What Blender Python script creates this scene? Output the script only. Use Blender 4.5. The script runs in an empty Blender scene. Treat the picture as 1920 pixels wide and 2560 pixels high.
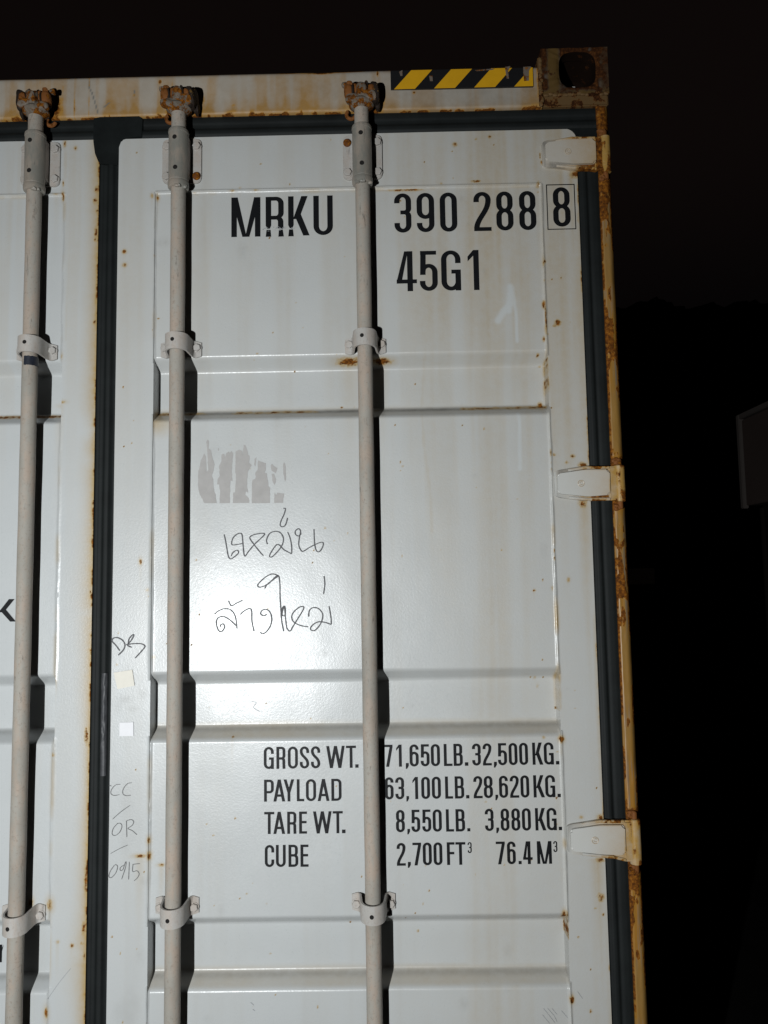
import bpy, bmesh, math, random
import numpy as np
from mathutils import Vector, Matrix

S = bpy.context.scene
COL = S.collection
PI = math.pi

# ------------------------------------------------------------------ camera, world, light, exposure
CAM = np.array([0.674, -1.7363, 1.6452])
PITCH, YAW, ROLL = 0.08611, 0.01020, 0.01660
FPX = 1870.0                                   # focal length in pixels of the 1920 x 2560 photograph


def cam_axes():
    cp, sp = math.cos(PITCH), math.sin(PITCH)
    cy, sy = math.cos(YAW), math.sin(YAW)
    cr, sr = math.cos(ROLL), math.sin(ROLL)
    Rz = np.array([[cy, -sy, 0], [sy, cy, 0], [0, 0, 1]])
    Rx = np.array([[1, 0, 0], [0, cp, -sp], [0, sp, cp]])
    Ry = np.array([[cr, 0, sr], [0, 1, 0], [-sr, 0, cr]])
    R = Rz @ Rx @ Ry
    return R @ [1., 0, 0], R @ [0, 0, 1.], R @ [0, 1., 0]


R_, U_, F_ = cam_axes()
cd = bpy.data.cameras.new("camera")
cam = bpy.data.objects.new("camera", cd)
COL.objects.link(cam)
cam.matrix_world = Matrix(((R_[0], U_[0], -F_[0], CAM[0]), (R_[1], U_[1], -F_[1], CAM[1]),
                           (R_[2], U_[2], -F_[2], CAM[2]), (0, 0, 0, 1)))
cd.sensor_fit = 'VERTICAL'
cd.sensor_height = 24.0
cd.lens = FPX / 2560 * 24.0
cd.clip_start = 0.05
cd.clip_end = 2000
S.camera = cam

world = bpy.data.worlds.new("World")
S.world = world
world.use_nodes = True
wn = world.node_tree.nodes
bg = wn["Background"]
bg.inputs[0].default_value = (0.0033, 0.0023, 0.0021, 1)     # night sky faintly lit by the town
bg.inputs[1].default_value = 1.0
wl = world.node_tree.links                                  # glow of the town high up, fading towards the dark treeline
wc = wn.new('ShaderNodeTexCoord')
wx = wn.new('ShaderNodeSeparateXYZ')
wr = wn.new('ShaderNodeValToRGB')
wl.new(wc.outputs['Generated'], wx.inputs[0])
wl.new(wx.outputs[2], wr.inputs[0])
wr.color_ramp.interpolation = 'EASE'
wr.color_ramp.elements[0].position = 0.24
wr.color_ramp.elements[0].color = (0.0011, 0.0009, 0.0010, 1)
wr.color_ramp.elements[1].position = 0.50
wr.color_ramp.elements[1].color = (0.0034, 0.0023, 0.0021, 1)
wl.new(wr.outputs[0], bg.inputs[0])

ld = bpy.data.lights.new("hand_torch", 'SPOT')
ld.energy = 285
ld.color = (0.955, 0.985, 1.0)
ld.shadow_soft_size = 0.012
ld.spot_size = math.radians(112)
ld.spot_blend = 1.0
torch = bpy.data.objects.new("hand_torch", ld)
COL.objects.link(torch)
torch.location = (-0.18, -2.5, 1.27)
torch.rotation_euler = (Vector((0.22, 0, 1.40)) - Vector(torch.location)).to_track_quat('-Z', 'Y').to_euler()

S.cycles.diffuse_bounces = 1
S.view_settings.view_transform = 'Standard'
S.view_settings.look = 'None'
S.view_settings.exposure = 0
S.view_settings.gamma = 1
S.view_settings.use_curve_mapping = False


def on_plane(u, v, y=0.0):
    """real (x, z) on the vertical plane y of a point measured in the photograph"""
    d = F_ + (u - 960) / FPX * R_ + (1280 - v) / FPX * U_
    t = (y - CAM[1]) / d[1]
    P = CAM + t * d
    return P[0], P[2]


def crop(x0, y0, s, pts, y=0.0):
    return [on_plane(x0 + a / s, y0 + b / s, y) for a, b in pts]


# ------------------------------------------------------------------ numeric noise for wear maps
def lattice(x, z, seed):
    xi = np.floor(x).astype(np.int64)
    zi = np.floor(z).astype(np.int64)
    fx = x - xi
    fz = z - zi
    fx = fx * fx * (3 - 2 * fx)
    fz = fz * fz * (3 - 2 * fz)

    def h(i, j):
        n = (i * 374761393 + j * 668265263 + seed * 1442695041) & 0xffffffff
        n = ((n ^ (n >> 13)) * 1274126177) & 0xffffffff
        n = (n ^ (n >> 16)) & 0xffffffff
        return n / 4294967295.0
    return ((h(xi, zi) * (1 - fx) + h(xi + 1, zi) * fx) * (1 - fz)
            + (h(xi, zi + 1) * (1 - fx) + h(xi + 1, zi + 1) * fx) * fz)


def fbm(x, z, sx, sz, seed, octv=4):
    r = np.zeros_like(x)
    a = 0.5
    for k in range(octv):
        r += a * lattice(x * sx * 2 ** k + 100, z * sz * 2 ** k + 100, seed + k)
        a *= 0.5
    return r / (1 - 0.5 ** octv)


def sstep(a, b, x):
    t = np.clip((x - a) / (b - a), 0, 1)
    return t * t * (3 - 2 * t)


# ------------------------------------------------------------------ materials
def nmat(name):
    m = bpy.data.materials.new(name)
    m.use_nodes = True
    return m, m.node_tree, m.node_tree.nodes["Principled BSDF"]


def nd(nt, t, **kw):
    n = nt.nodes.new(t)
    for k, v in kw.items():
        if k.startswith('i_'):
            key = k[2:]
            n.inputs[int(key) if key.isdigit() else key].default_value = v
        else:
            setattr(n, k, v)
    return n


def mixc(nt, fac, a, b, mode='MIX'):
    n = nt.nodes.new('ShaderNodeMix')
    n.data_type = 'RGBA'
    n.blend_type = mode
    for s, val in ((n.inputs[0], fac), (n.inputs[6], a), (n.inputs[7], b)):
        if isinstance(val, (tuple, list)):
            s.default_value = (*val[:3], 1)
        elif isinstance(val, (int, float)):
            s.default_value = val
        else:
            nt.links.new(val, s)
    return n.outputs[2]


def mth(nt, op, a, b=None, c=None, clamp=False):
    n = nt.nodes.new('ShaderNodeMath')
    n.operation = op
    n.use_clamp = clamp
    for i, val in enumerate((a, b, c)):
        if val is None:
            continue
        if isinstance(val, (int, float)):
            n.inputs[i].default_value = val
        else:
            nt.links.new(val, n.inputs[i])
    return n.outputs[0]


def smooth(nt, x, a, b):
    n = nt.nodes.new('ShaderNodeMapRange')
    n.interpolation_type = 'SMOOTHSTEP'
    nt.links.new(x, n.inputs[0])
    n.inputs[1].default_value = a
    n.inputs[2].default_value = b
    return n.outputs[0]


def noise(nt, scale, detail=4, rough=0.55, stretch=None):
    co = nt.nodes.new('ShaderNodeTexCoord').outputs['Object']
    if stretch:
        mp = nt.nodes.new('ShaderNodeMapping')
        mp.inputs['Scale'].default_value = stretch
        nt.links.new(co, mp.inputs[0])
        co = mp.outputs[0]
    n = nt.nodes.new('ShaderNodeTexNoise')
    n.inputs['Scale'].default_value = scale
    n.inputs['Detail'].default_value = detail
    n.inputs['Roughness'].default_value = rough
    nt.links.new(co, n.inputs['Vector'])
    return n.outputs[0]


def rust_colour(nt, dark=False):
    n = noise(nt, 130, 5, 0.65)
    r = nt.nodes.new('ShaderNodeValToRGB')
    e = r.color_ramp.elements
    e[0].position = 0.30
    e[0].color = (0.022, 0.0085, 0.004, 1)
    e[1].position = 0.72
    e[1].color = (0.12, 0.045, 0.012, 1) if dark else (0.36, 0.140, 0.015, 1)
    m = r.color_ramp.elements.new(0.5)
    m.color = (0.045, 0.017, 0.007, 1) if dark else (0.150, 0.050, 0.007, 1)
    nt.links.new(n, r.inputs[0])
    return r.outputs[0]


def weathered(name, base, rough=0.42, allover=0.0, patch=60, dust=0.0, peel=0.10, stain_col=(0.33, 0.20, 0.055), spec=0.5, streaks=0.0, dark=False, scuff=0.0, grain=0.0):
    """painted steel; rust, stain, grime and drip come from wear maps stored on the mesh"""
    m, nt, P = nmat(name)
    L = nt.links.new
    at = {}
    for k in ('rust', 'stain', 'grime', 'drip'):
        a = nd(nt, 'ShaderNodeAttribute', attribute_name=k)
        at[k] = a.outputs['Fac']
    n1 = noise(nt, patch, 6, 0.62)
    n2 = noise(nt, 7, 4, 0.6)
    n3 = noise(nt, 420, 2, 0.5)
    # paint with slow tonal drift
    v = mth(nt, 'MULTIPLY_ADD', n2, 0.10, 0.95)
    comb = nd(nt, 'ShaderNodeCombineColor')
    for i in range(3):
        L(v, comb.inputs[i])
    col = mixc(nt, 1.0, base, comb.outputs[0], 'MULTIPLY')
    if dust:
        nd_ = noise(nt, 38, 5, 0.7, (1, 1, 0.35))
        col = mixc(nt, mth(nt, 'MULTIPLY', smooth(nt, nd_, 0.40, 0.66), dust), col, (0.40, 0.315, 0.25))
        nd2 = noise(nt, 170, 3, 0.75)
        col = mixc(nt, mth(nt, 'MULTIPLY', smooth(nt, nd2, 0.52, 0.72), dust * 0.8), col, (0.235, 0.19, 0.155))
    if scuff:
        n5 = noise(nt, 70, 5, 0.75, (1, 1, 0.22))
        col = mixc(nt, mth(nt, 'MULTIPLY', smooth(nt, n5, 0.60, 0.70), scuff), col, (0.13, 0.115, 0.10))
        n6 = noise(nt, 11, 4, 0.6, (1, 1, 0.5))
        col = mixc(nt, mth(nt, 'MULTIPLY', smooth(nt, n6, 0.45, 0.70), 0.45 * scuff), col, (0.20, 0.19, 0.165))
    if streaks:
        ns = noise(nt, 24, 4, 0.6, (1, 1, 0.06))
        col = mixc(nt, mth(nt, 'MULTIPLY', smooth(nt, ns, 0.45, 0.72), streaks), col, stain_col)
    sf = mth(nt, 'MULTIPLY', at['stain'], mth(nt, 'MULTIPLY_ADD', n1, 0.9, 0.55), clamp=True)
    col = mixc(nt, sf, col, stain_col)
    gf = mth(nt, 'MULTIPLY', at['grime'], mth(nt, 'MULTIPLY_ADD', n1, 1.0, 0.5), clamp=True)
    col = mixc(nt, gf, col, (0.17, 0.165, 0.15))
    col = mixc(nt, mth(nt, 'MULTIPLY', at['drip'], 0.20), col, (0.62, 0.66, 0.66))
    rn = mth(nt, 'MULTIPLY_ADD', n1, 2.4, -0.2)
    rf = mth(nt, 'MULTIPLY', at['rust'], rn)
    if allover:
        rf = mth(nt, 'ADD', rf, mth(nt, 'MULTIPLY', smooth(nt, n1, 0.62 - 0.3 * allover, 0.80 - 0.3 * allover), 1.0))
    halo = smooth(nt, rf, 0.12, 0.45)
    col = mixc(nt, mth(nt, 'MULTIPLY', halo, 0.75), col, stain_col)
    rmask = smooth(nt, rf, 0.38, 0.62)
    col = mixc(nt, rmask, col, rust_colour(nt, dark))
    L(col, P.inputs['Base Color'])
    ro = mth(nt, 'MULTIPLY_ADD', n1, 0.12, rough - 0.06)
    ro = mth(nt, 'ADD', ro, mth(nt, 'MULTIPLY', mth(nt, 'MAXIMUM', rmask, mth(nt, 'MULTIPLY', gf, 0.6)), 0.40), clamp=True)
    if grain:
        ng = noise(nt, 230, 2, 0.8)
        ro = mth(nt, 'ADD', ro, mth(nt, 'MULTIPLY_ADD', ng, 0.30 * grain, -0.15 * grain), clamp=True)
    L(ro, P.inputs['Roughness'])
    L(mth(nt, 'MULTIPLY_ADD', rmask, -0.8 * spec, spec), P.inputs['Specular IOR Level'])
    h = mth(nt, 'ADD', mth(nt, 'MULTIPLY', n3, peel), mth(nt, 'MULTIPLY', rmask, mth(nt, 'MULTIPLY_ADD', noise(nt, 300, 4, 0.7), 1.4, 0.1)))
    if grain:
        h = mth(nt, 'ADD', h, mth(nt, 'MULTIPLY', noise(nt, 190, 2, 0.6), 0.30 * grain))
    if dust:
        h = mth(nt, 'ADD', h, mth(nt, 'MULTIPLY', noise(nt, 420, 4, 0.7), 0.5))
    b = nd(nt, 'ShaderNodeBump')
    b.inputs['Strength'].default_value = 0.55
    b.inputs['Distance'].default_value = 0.0012
    L(h, b.inputs['Height'])
    L(b.outputs[0], P.inputs['Normal'])
    return m


def plain(name, col, rough=0.6, var=0.15, scale=80, spec=0.4, bump=0.15):
    m, nt, P = nmat(name)
    n = noise(nt, scale, 5, 0.6)
    v = mth(nt, 'MULTIPLY_ADD', n, 2 * var, 1 - var)
    comb = nd(nt, 'ShaderNodeCombineColor')
    for i in range(3):
        nt.links.new(v, comb.inputs[i])
    nt.links.new(mixc(nt, 1.0, col, comb.outputs[0], 'MULTIPLY'), P.inputs['Base Color'])
    P.inputs['Roughness'].default_value = rough
    P.inputs['Specular IOR Level'].default_value = spec
    b = nd(nt, 'ShaderNodeBump')
    b.inputs['Strength'].default_value = bump
    b.inputs['Distance'].default_value = 0.001
    nt.links.new(noise(nt, 300, 4, 0.6), b.inputs['Height'])
    nt.links.new(b.outputs[0], P.inputs['Normal'])
    return m


M = {}
M['paint'] = weathered('white_container_paint', (0.495, 0.516, 0.517), rough=0.325, spec=0.60, peel=0.20, grain=1.0, stain_col=(0.40, 0.275, 0.105))
M['rail'] = weathered('rail_paint', (0.47, 0.465, 0.43), rough=0.5, stain_col=(0.40, 0.205, 0.030))
M['post'] = weathered('stained_post_paint', (0.27, 0.155, 0.036), rough=0.38, patch=42, stain_col=(0.33, 0.150, 0.014))
M['cast'] = weathered('rusted_casting', (0.12, 0.072, 0.020), spec=0.2, rough=0.65, allover=0.25, patch=34, stain_col=(0.042, 0.021, 0.009), dark=True)
M['castplate'] = weathered('casting_plate', (0.125, 0.074, 0.030), spec=0.2, rough=0.65, allover=0.62, patch=40, stain_col=(0.15, 0.062, 0.014), dark=True)
M['flake'] = weathered('flake_grime', (0.15, 0.12, 0.095), rough=0.7, stain_col=(0.13, 0.055, 0.016), allover=0.5, patch=90)
M['aperture'] = weathered('shaded_casting_inside', (0.010, 0.005, 0.003), spec=0.08, rough=0.8, allover=0.2, patch=50, stain_col=(0.025, 0.010, 0.004), dark=True)  # dark rust, deepened so the colour carries the shade inside the hole
M['hinge'] = weathered('hinge_paint', (0.54, 0.545, 0.52), rough=0.34, patch=60, stain_col=(0.40, 0.235, 0.06))
M['rod'] = weathered('dusty_rod', (0.345, 0.325, 0.285), rough=0.66, spec=0.3, dust=0.80, patch=90, scuff=0.8)
M['bracket'] = weathered('bracket_paint', (0.425, 0.41, 0.385), rough=0.5, dust=0.45, patch=90, scuff=0.5)
M['sleeve'] = weathered('sleeve_paint', (0.205, 0.20, 0.175), rough=0.45, dust=0.5, patch=60, scuff=0.8)
M['cam'] = weathered('cam_steel', (0.12, 0.102, 0.080), stain_col=(0.13, 0.055, 0.016), spec=0.25, rough=0.65, dust=0.30, allover=0.60, patch=70)
M['rustbolt'] = weathered('rusty_bolt', (0.13, 0.045, 0.014), rough=0.8, stain_col=(0.09, 0.03, 0.008), spec=0.2, allover=0.8, patch=140)
M['rustcam'] = weathered('rusty_cam', (0.19, 0.070, 0.018), rough=0.7, stain_col=(0.10, 0.034, 0.008), spec=0.2, allover=0.45, patch=80)
M['darkcam'] = weathered('dark_cam', (0.022, 0.015, 0.011), spec=0.2, rough=0.7, allover=0.22, patch=90, dark=True)
M['hole'] = plain('hole_dark', (0.008, 0.007, 0.006), 0.9)
M['rubber'] = plain('gasket_rubber', (0.0075, 0.0095, 0.0095), 0.66, 0.75, 14, 0.24, 0.3)
M['rubber_flap'] = plain('rubber_flap', (0.0075, 0.0095, 0.0095), 0.75, 0.8, 22, 0.15, 0.4)
M['rubber_worn'] = plain('worn_rubber', (0.050, 0.052, 0.056), 0.5, 0.6, 60, 0.4)
M['ink'] = plain('black_vinyl', (0.0060, 0.0066, 0.0078), 0.5, 0.25, 120, 0.18, 0.1)
M['pencil'] = plain('grey_marker', (0.115, 0.115, 0.12), 0.7, 0.5, 900, 0.2, 0.0)
M['pencil_light'] = plain('thin_marker', (0.15, 0.15, 0.15), 0.7, 0.5, 900, 0.2, 0.0)
M['smudge'] = plain('paint_smudge', (0.30, 0.31, 0.32), 0.6, 0.4, 200, 0.3, 0.1)
M['residue'] = plain('label_residue', (0.40, 0.388, 0.375), 0.75, 0.16, 45, 0.2, 0.2)
M['cream'] = plain('cream_sticker', (0.74, 0.71, 0.63), 0.6, 0.06, 90, 0.3, 0.1)
M['white'] = plain('white_sticker', (0.78, 0.78, 0.80), 0.6, 0.05, 90, 0.3, 0.1)
M['yellow'] = plain('hazard_yellow', (0.64, 0.34, 0.010), 0.45, 0.12, 60, 0.4, 0.1)
M['black'] = plain('hazard_black', (0.010, 0.010, 0.011), 0.45, 0.2, 60, 0.4, 0.1)
M['tape'] = plain('black_tape', (0.018, 0.022, 0.032), 0.4, 0.4, 90, 0.4, 0.4)
M['wall'] = plain('side_wall_paint', (0.34, 0.33, 0.31), 0.55, 0.2, 12)
M['asphalt'] = plain('asphalt', (0.010, 0.0095, 0.009), 1.0, 0.4, 6, 0.0, 0.6)
M['hill'] = plain('dark_wood', (0.010, 0.012, 0.008), 1.0, 0.5, 0.4, 0.0)
M['trailer'] = plain('brown_board', (0.046, 0.034, 0.030), 0.8, 0.2, 3, 0.1)
M['trim'] = plain('grey_trim', (0.066, 0.057, 0.052), 0.7, 0.2, 3, 0.1)
M['lower'] = plain('dark_panel', (0.010, 0.008, 0.007), 0.9, 0.2, 3, 0.05)
M['plate'] = plain('sign_plate', (0.74, 0.74, 0.60), 0.8, 0.15, 5, 0.1)


# ------------------------------------------------------------------ building helpers
def link(name, me, mat, parent, label=None):
    o = bpy.data.objects.new(name, me)
    COL.objects.link(o)
    if mat is not None:
        for mm in (mat if isinstance(mat, (list, tuple)) else [mat]):
            me.materials.append(mm)
    if parent is not None:
        o.parent = parent
    if label:
        o['label'] = label
    return o


def finish(name, bm, mat, parent, label=None, angle=35, normals=True):
    if normals:
        bmesh.ops.recalc_face_normals(bm, faces=bm.faces[:])
    me = bpy.data.meshes.new(name)
    bm.to_mesh(me)
    bm.free()
    for p in me.polygons:
        p.use_smooth = True
    me.set_sharp_from_angle(angle=math.radians(angle))
    return link(name, me, mat, parent, label)


def sheet(name, xs, zs, yfun, attrs, mat, parent, skirt=None, label=None, sharp=38):
    """height-field panel facing -y with wear maps per vertex"""
    xs = np.asarray(xs, float)
    zs = np.asarray(zs, float)
    X, Z = np.meshgrid(xs, zs)
    Y = yfun(X, Z)
    A = attrs(X, Z)
    if skirt:
        def pad(a):
            return np.pad(a, 1, mode='edge')
        X, Z, Y = pad(X), pad(Z), pad(Y)
        Y[0, :] = Y[-1, :] = skirt
        Y[:, 0] = Y[:, -1] = skirt
        e = 0.0002
        X[:, 0] -= e
        X[:, -1] += e
        Z[0, :] -= e
        Z[-1, :] += e
        A = {k: pad(v) for k, v in A.items()}
    nz, nx = X.shape
    co = np.stack([X, Y, Z], -1).reshape(-1, 3).astype(np.float32)
    i = np.arange(nz * nx).reshape(nz, nx)
    q = np.stack([i[:-1, :-1], i[:-1, 1:], i[1:, 1:], i[1:, :-1]], -1).reshape(-1, 4).astype(np.int32)
    me = bpy.data.meshes.new(name)
    me.vertices.add(len(co))
    me.vertices.foreach_set('co', co.ravel())
    me.loops.add(q.size)
    me.loops.foreach_set('vertex_index', q.ravel())
    me.polygons.add(len(q))
    me.polygons.foreach_set('loop_start', np.arange(0, q.size, 4, dtype=np.int32))
    me.polygons.foreach_set('use_smooth', np.ones(len(q), dtype=bool))
    me.update(calc_edges=True)
    for k, v in A.items():
        a = me.attributes.new(k, 'FLOAT', 'POINT')
        a.data.foreach_set('value', np.clip(v, 0, 1).astype(np.float32).ravel())
    me.set_sharp_from_angle(angle=math.radians(sharp))
    return link(name, me, mat, parent, label)


def bevel(bm, geom, r, seg=2):
    bmesh.ops.bevel(bm, geom=geom, offset=r, segments=seg, affect='EDGES', clamp_overlap=True)


def add_box(bm, x0, x1, y0, y1, z0, z1, r=0.0, seg=2, rot=0.0):
    g = bmesh.ops.create_cube(bm, size=1)
    vs = g['verts']
    bmesh.ops.scale(bm, verts=vs, vec=(x1 - x0, y1 - y0, z1 - z0))
    if rot:
        bmesh.ops.rotate(bm, verts=vs, matrix=Matrix.Rotation(rot, 3, 'Y'))
    bmesh.ops.translate(bm, verts=vs, vec=((x0 + x1) / 2, (y0 + y1) / 2, (z0 + z1) / 2))
    if r:
        es = list({e for v in vs for e in v.link_edges})
        bevel(bm, es, r, seg)


def add_prism(bm, pts, y0, y1, r=0.0, seg=2):
    """polygon given in (x, z), front at y0 (towards the viewer), back at y1"""
    f = [bm.verts.new((x, y0, z)) for x, z in pts]
    b = [bm.verts.new((x, y1, z)) for x, z in pts]
    n = len(pts)
    ff = bm.faces.new(f)
    bm.faces.new(b[::-1])
    for k in range(n):
        bm.faces.new((f[k], b[k], b[(k + 1) % n], f[(k + 1) % n]))
    if r:
        bevel(bm, list(ff.edges), r, seg)


def round_poly(pts, r, n=5):
    out = []
    m = len(pts)
    for k in range(m):
        p0, p1, p2 = (Vector(pts[k - 1]), Vector(pts[k]), Vector(pts[(k + 1) % m]))
        a, b = (p0 - p1), (p2 - p1)
        rr = min(r[k] if isinstance(r, (list, tuple)) else r, a.length * 0.48, b.length * 0.48)
        if rr < 1e-5:
            out.append(tuple(p1))
            continue
        s, e = p1 + a.normalized() * rr, p1 + b.normalized() * rr
        for j in range(n + 1):
            t = j / n
            out.append(tuple(s * (1 - t) ** 2 + p1 * 2 * t * (1 - t) + e * t * t))
    return out


def add_lathe(bm, cx, cy, prof, seg=40):
    """profile of (radius, z) round a vertical axis"""
    rings = []
    for r, z in prof:
        rings.append([bm.verts.new((cx + r * math.cos(2 * PI * k / seg), cy + r * math.sin(2 * PI * k / seg), z)) for k in range(seg)])
    for a, b in zip(rings[:-1], rings[1:]):
        for k in range(seg):
            bm.faces.new((a[k], a[(k + 1) % seg], b[(k + 1) % seg], b[k]))
    bm.faces.new(rings[0][::-1])
    bm.faces.new(rings[-1])


def add_disc(bm, x, z, y0, y1, r, seg=6, rot=0.0, bev=0.0):
    """short cylinder with its axis along y (bolts, rivets, holes)"""
    pts = [(x + r * math.cos(rot + 2 * PI * k / seg), z + r * math.sin(rot + 2 * PI * k / seg)) for k in range(seg)]
    add_prism(bm, pts, y0, y1, bev, 1)


def add_ring(bm, x, z, y, R, r, a0=0, a1=2 * PI, seg=24, n=8):
    rings = []
    full = abs(a1 - a0 - 2 * PI) < 1e-6
    for k in range(seg if full else seg + 1):
        t = a0 + (a1 - a0) * k / seg
        rings.append([bm.verts.new((x + (R + r * math.cos(2 * PI * j / n)) * math.cos(t), y + r * math.sin(2 * PI * j / n),
                                    z + (R + r * math.cos(2 * PI * j / n)) * math.sin(t))) for j in range(n)])
    m = len(rings)
    for k in range(m if full else m - 1):
        for j in range(n):
            bm.faces.new((rings[k][j], rings[k][(j + 1) % n], rings[(k + 1) % m][(j + 1) % n], rings[(k + 1) % m][j]))


def add_lump(bm, c, s, seed, amp=0.12, sub=3):
    g = bmesh.ops.create_icosphere(bm, subdivisions=sub, radius=1)
    rr = random.Random(seed)
    ph = [(rr.uniform(0, 6), rr.uniform(2, 4), rr.uniform(2, 4), rr.uniform(2, 4)) for _ in range(4)]
    for v in g['verts']:
        d = sum(math.sin(p[0] + v.co.x * p[1] + v.co.y * p[2] + v.co.z * p[3]) for p in ph) / 4
        q = v.co * (1 + amp * d)
        # squarish lumps read as cast prongs rather than balls
        q = Vector([math.copysign(abs(a) ** 0.72, a) for a in q])
        v.co = Vector((c[0] + q.x * s[0], c[1] + q.y * s[1], c[2] + q.z * s[2]))


def grid_seg(*parts):
    out = []
    for a, b, step in parts:
        n = max(1, int(round((b - a) / step)))
        out += list(np.linspace(a, b, n, endpoint=False))
    out.append(parts[-1][1])
    return np.array(out)


# ------------------------------------------------------------------ setting
def structure(o):
    o['kind'] = 'structure'
    return o


bm = bmesh.new()
bmesh.ops.create_grid(bm, x_segments=8, y_segments=8, size=300)
structure(finish('ground', bm, M['asphalt'], None))

# dark wooded rise far behind, a little darker than the sky
bm = bmesh.new()
rg = random.Random(5)
front, back = [], []
N = 620
hx = np.linspace(0, 1, N + 1)
hh = 47 + 9 * fbm(hx, hx * 0, 9, 1, 3, 3) + 7 * (fbm(hx, hx * 0, 70, 1, 9, 4) - 0.5)
for k in range(N + 1):
    x = -160 + 480 * k / N
    h = hh[k]
    yy = 118 + 5 * math.sin(k * 0.05)
    front.append([bm.verts.new((x, yy + a + rg.uniform(-1, 1), h * b)) for a, b in ((0, -0.01), (5, 0.3), (9, 0.6), (13, 0.85), (18, 1.0), (30, 0.9), (45, -0.01))])
for a, b in zip(front[:-1], front[1:]):
    for j in range(6):
        bm.faces.new((a[j], b[j], b[j + 1], a[j + 1]))
structure(finish('hills', bm, M['hill'], None))

# ------------------------------------------------------------------ the container
container = bpy.data.objects.new('shipping_container', None)
COL.objects.link(container)
container['label'] = 'large off white shipping container with two corrugated doors, black lettering and rust stains'
container['category'] = 'container'

LEFT_EDGE = {}
DOOR_TOP, RAIL_BOT, RAIL_TOP = 2.7215, 2.7765, 2.885
GROOVES = [(2.172, 2.148, 2.047, 2.022), (1.4305, 1.4065, 1.3035, 1.279), (0.8895, 0.866, 0.760, 0.736), (0.42, 0.396, 0.292, 0.268)]
DEPTH = 0.037
REC = 0.004
PX0, PX1, WELD = 0.1142, 1.0487, 2.584


def groove(z):
    r = 0.0045
    tot = np.zeros_like(z)
    for k in (-1.5, -1.0, -0.5, 0, 0.5, 1.0, 1.5):
        zz = z + k * r / 1.5
        for a, b, c, d in GROOVES:
            tot += DEPTH * (np.clip((a - zz) / (a - b), 0, 1) * np.clip((zz - d) / (c - d), 0, 1))
    return tot / 7


def door_y(X, Z):
    inp = (X > PX0) & (X < PX1) & (Z < WELD)
    wob = (fbm(X, Z, 4, 3, 71, 3) - 0.5) * 0.0042 + (fbm(X, Z, 13, 11, 75, 2) - 0.5) * 0.0008          # sheet metal is never quite flat
    Y = np.where(inp, REC + groove(Z) + wob, wob * 0.35)
    w = 0.55 + 0.9 * fbm(X, Z, 25, 60, 11, 3)
    for xe in (PX0, PX1):
        wav = (fbm(X * 0, Z, 1, 18, 31, 2) - 0.5) * 0.0025
        bead = np.exp(-((X - xe - wav) / 0.0028) ** 2) * (Z < WELD)
        Y = Y - 0.0028 * bead * w * (groove(Z) < 0.02)
    beadz = np.exp(-((Z - WELD) / 0.0025) ** 2) * ((X > PX0) & (X < PX1))
    Y = Y - 0.0022 * beadz * w
    return Y


def stamp(X, Z, x, z, rx, rz, soft=1.0):
    d = np.sqrt(((X - x) / rx) ** 2 + ((Z - z) / rz) ** 2)
    return np.clip(1.15 - d * 0.75, 0, 1) if soft else (d < 1) * 1.0


def seg_mask(X, Z, pts, w):
    out = np.zeros_like(X)
    for (x0, z0), (x1, z1) in zip(pts[:-1], pts[1:]):
        dx, dz = x1 - x0, z1 - z0
        t = np.clip(((X - x0) * dx + (Z - z0) * dz) / (dx * dx + dz * dz), 0, 1)
        d = np.hypot(X - x0 - t * dx, Z - z0 - t * dz)
        out = np.maximum(out, sstep(w, w * 0.25, d))
    return out


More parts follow.
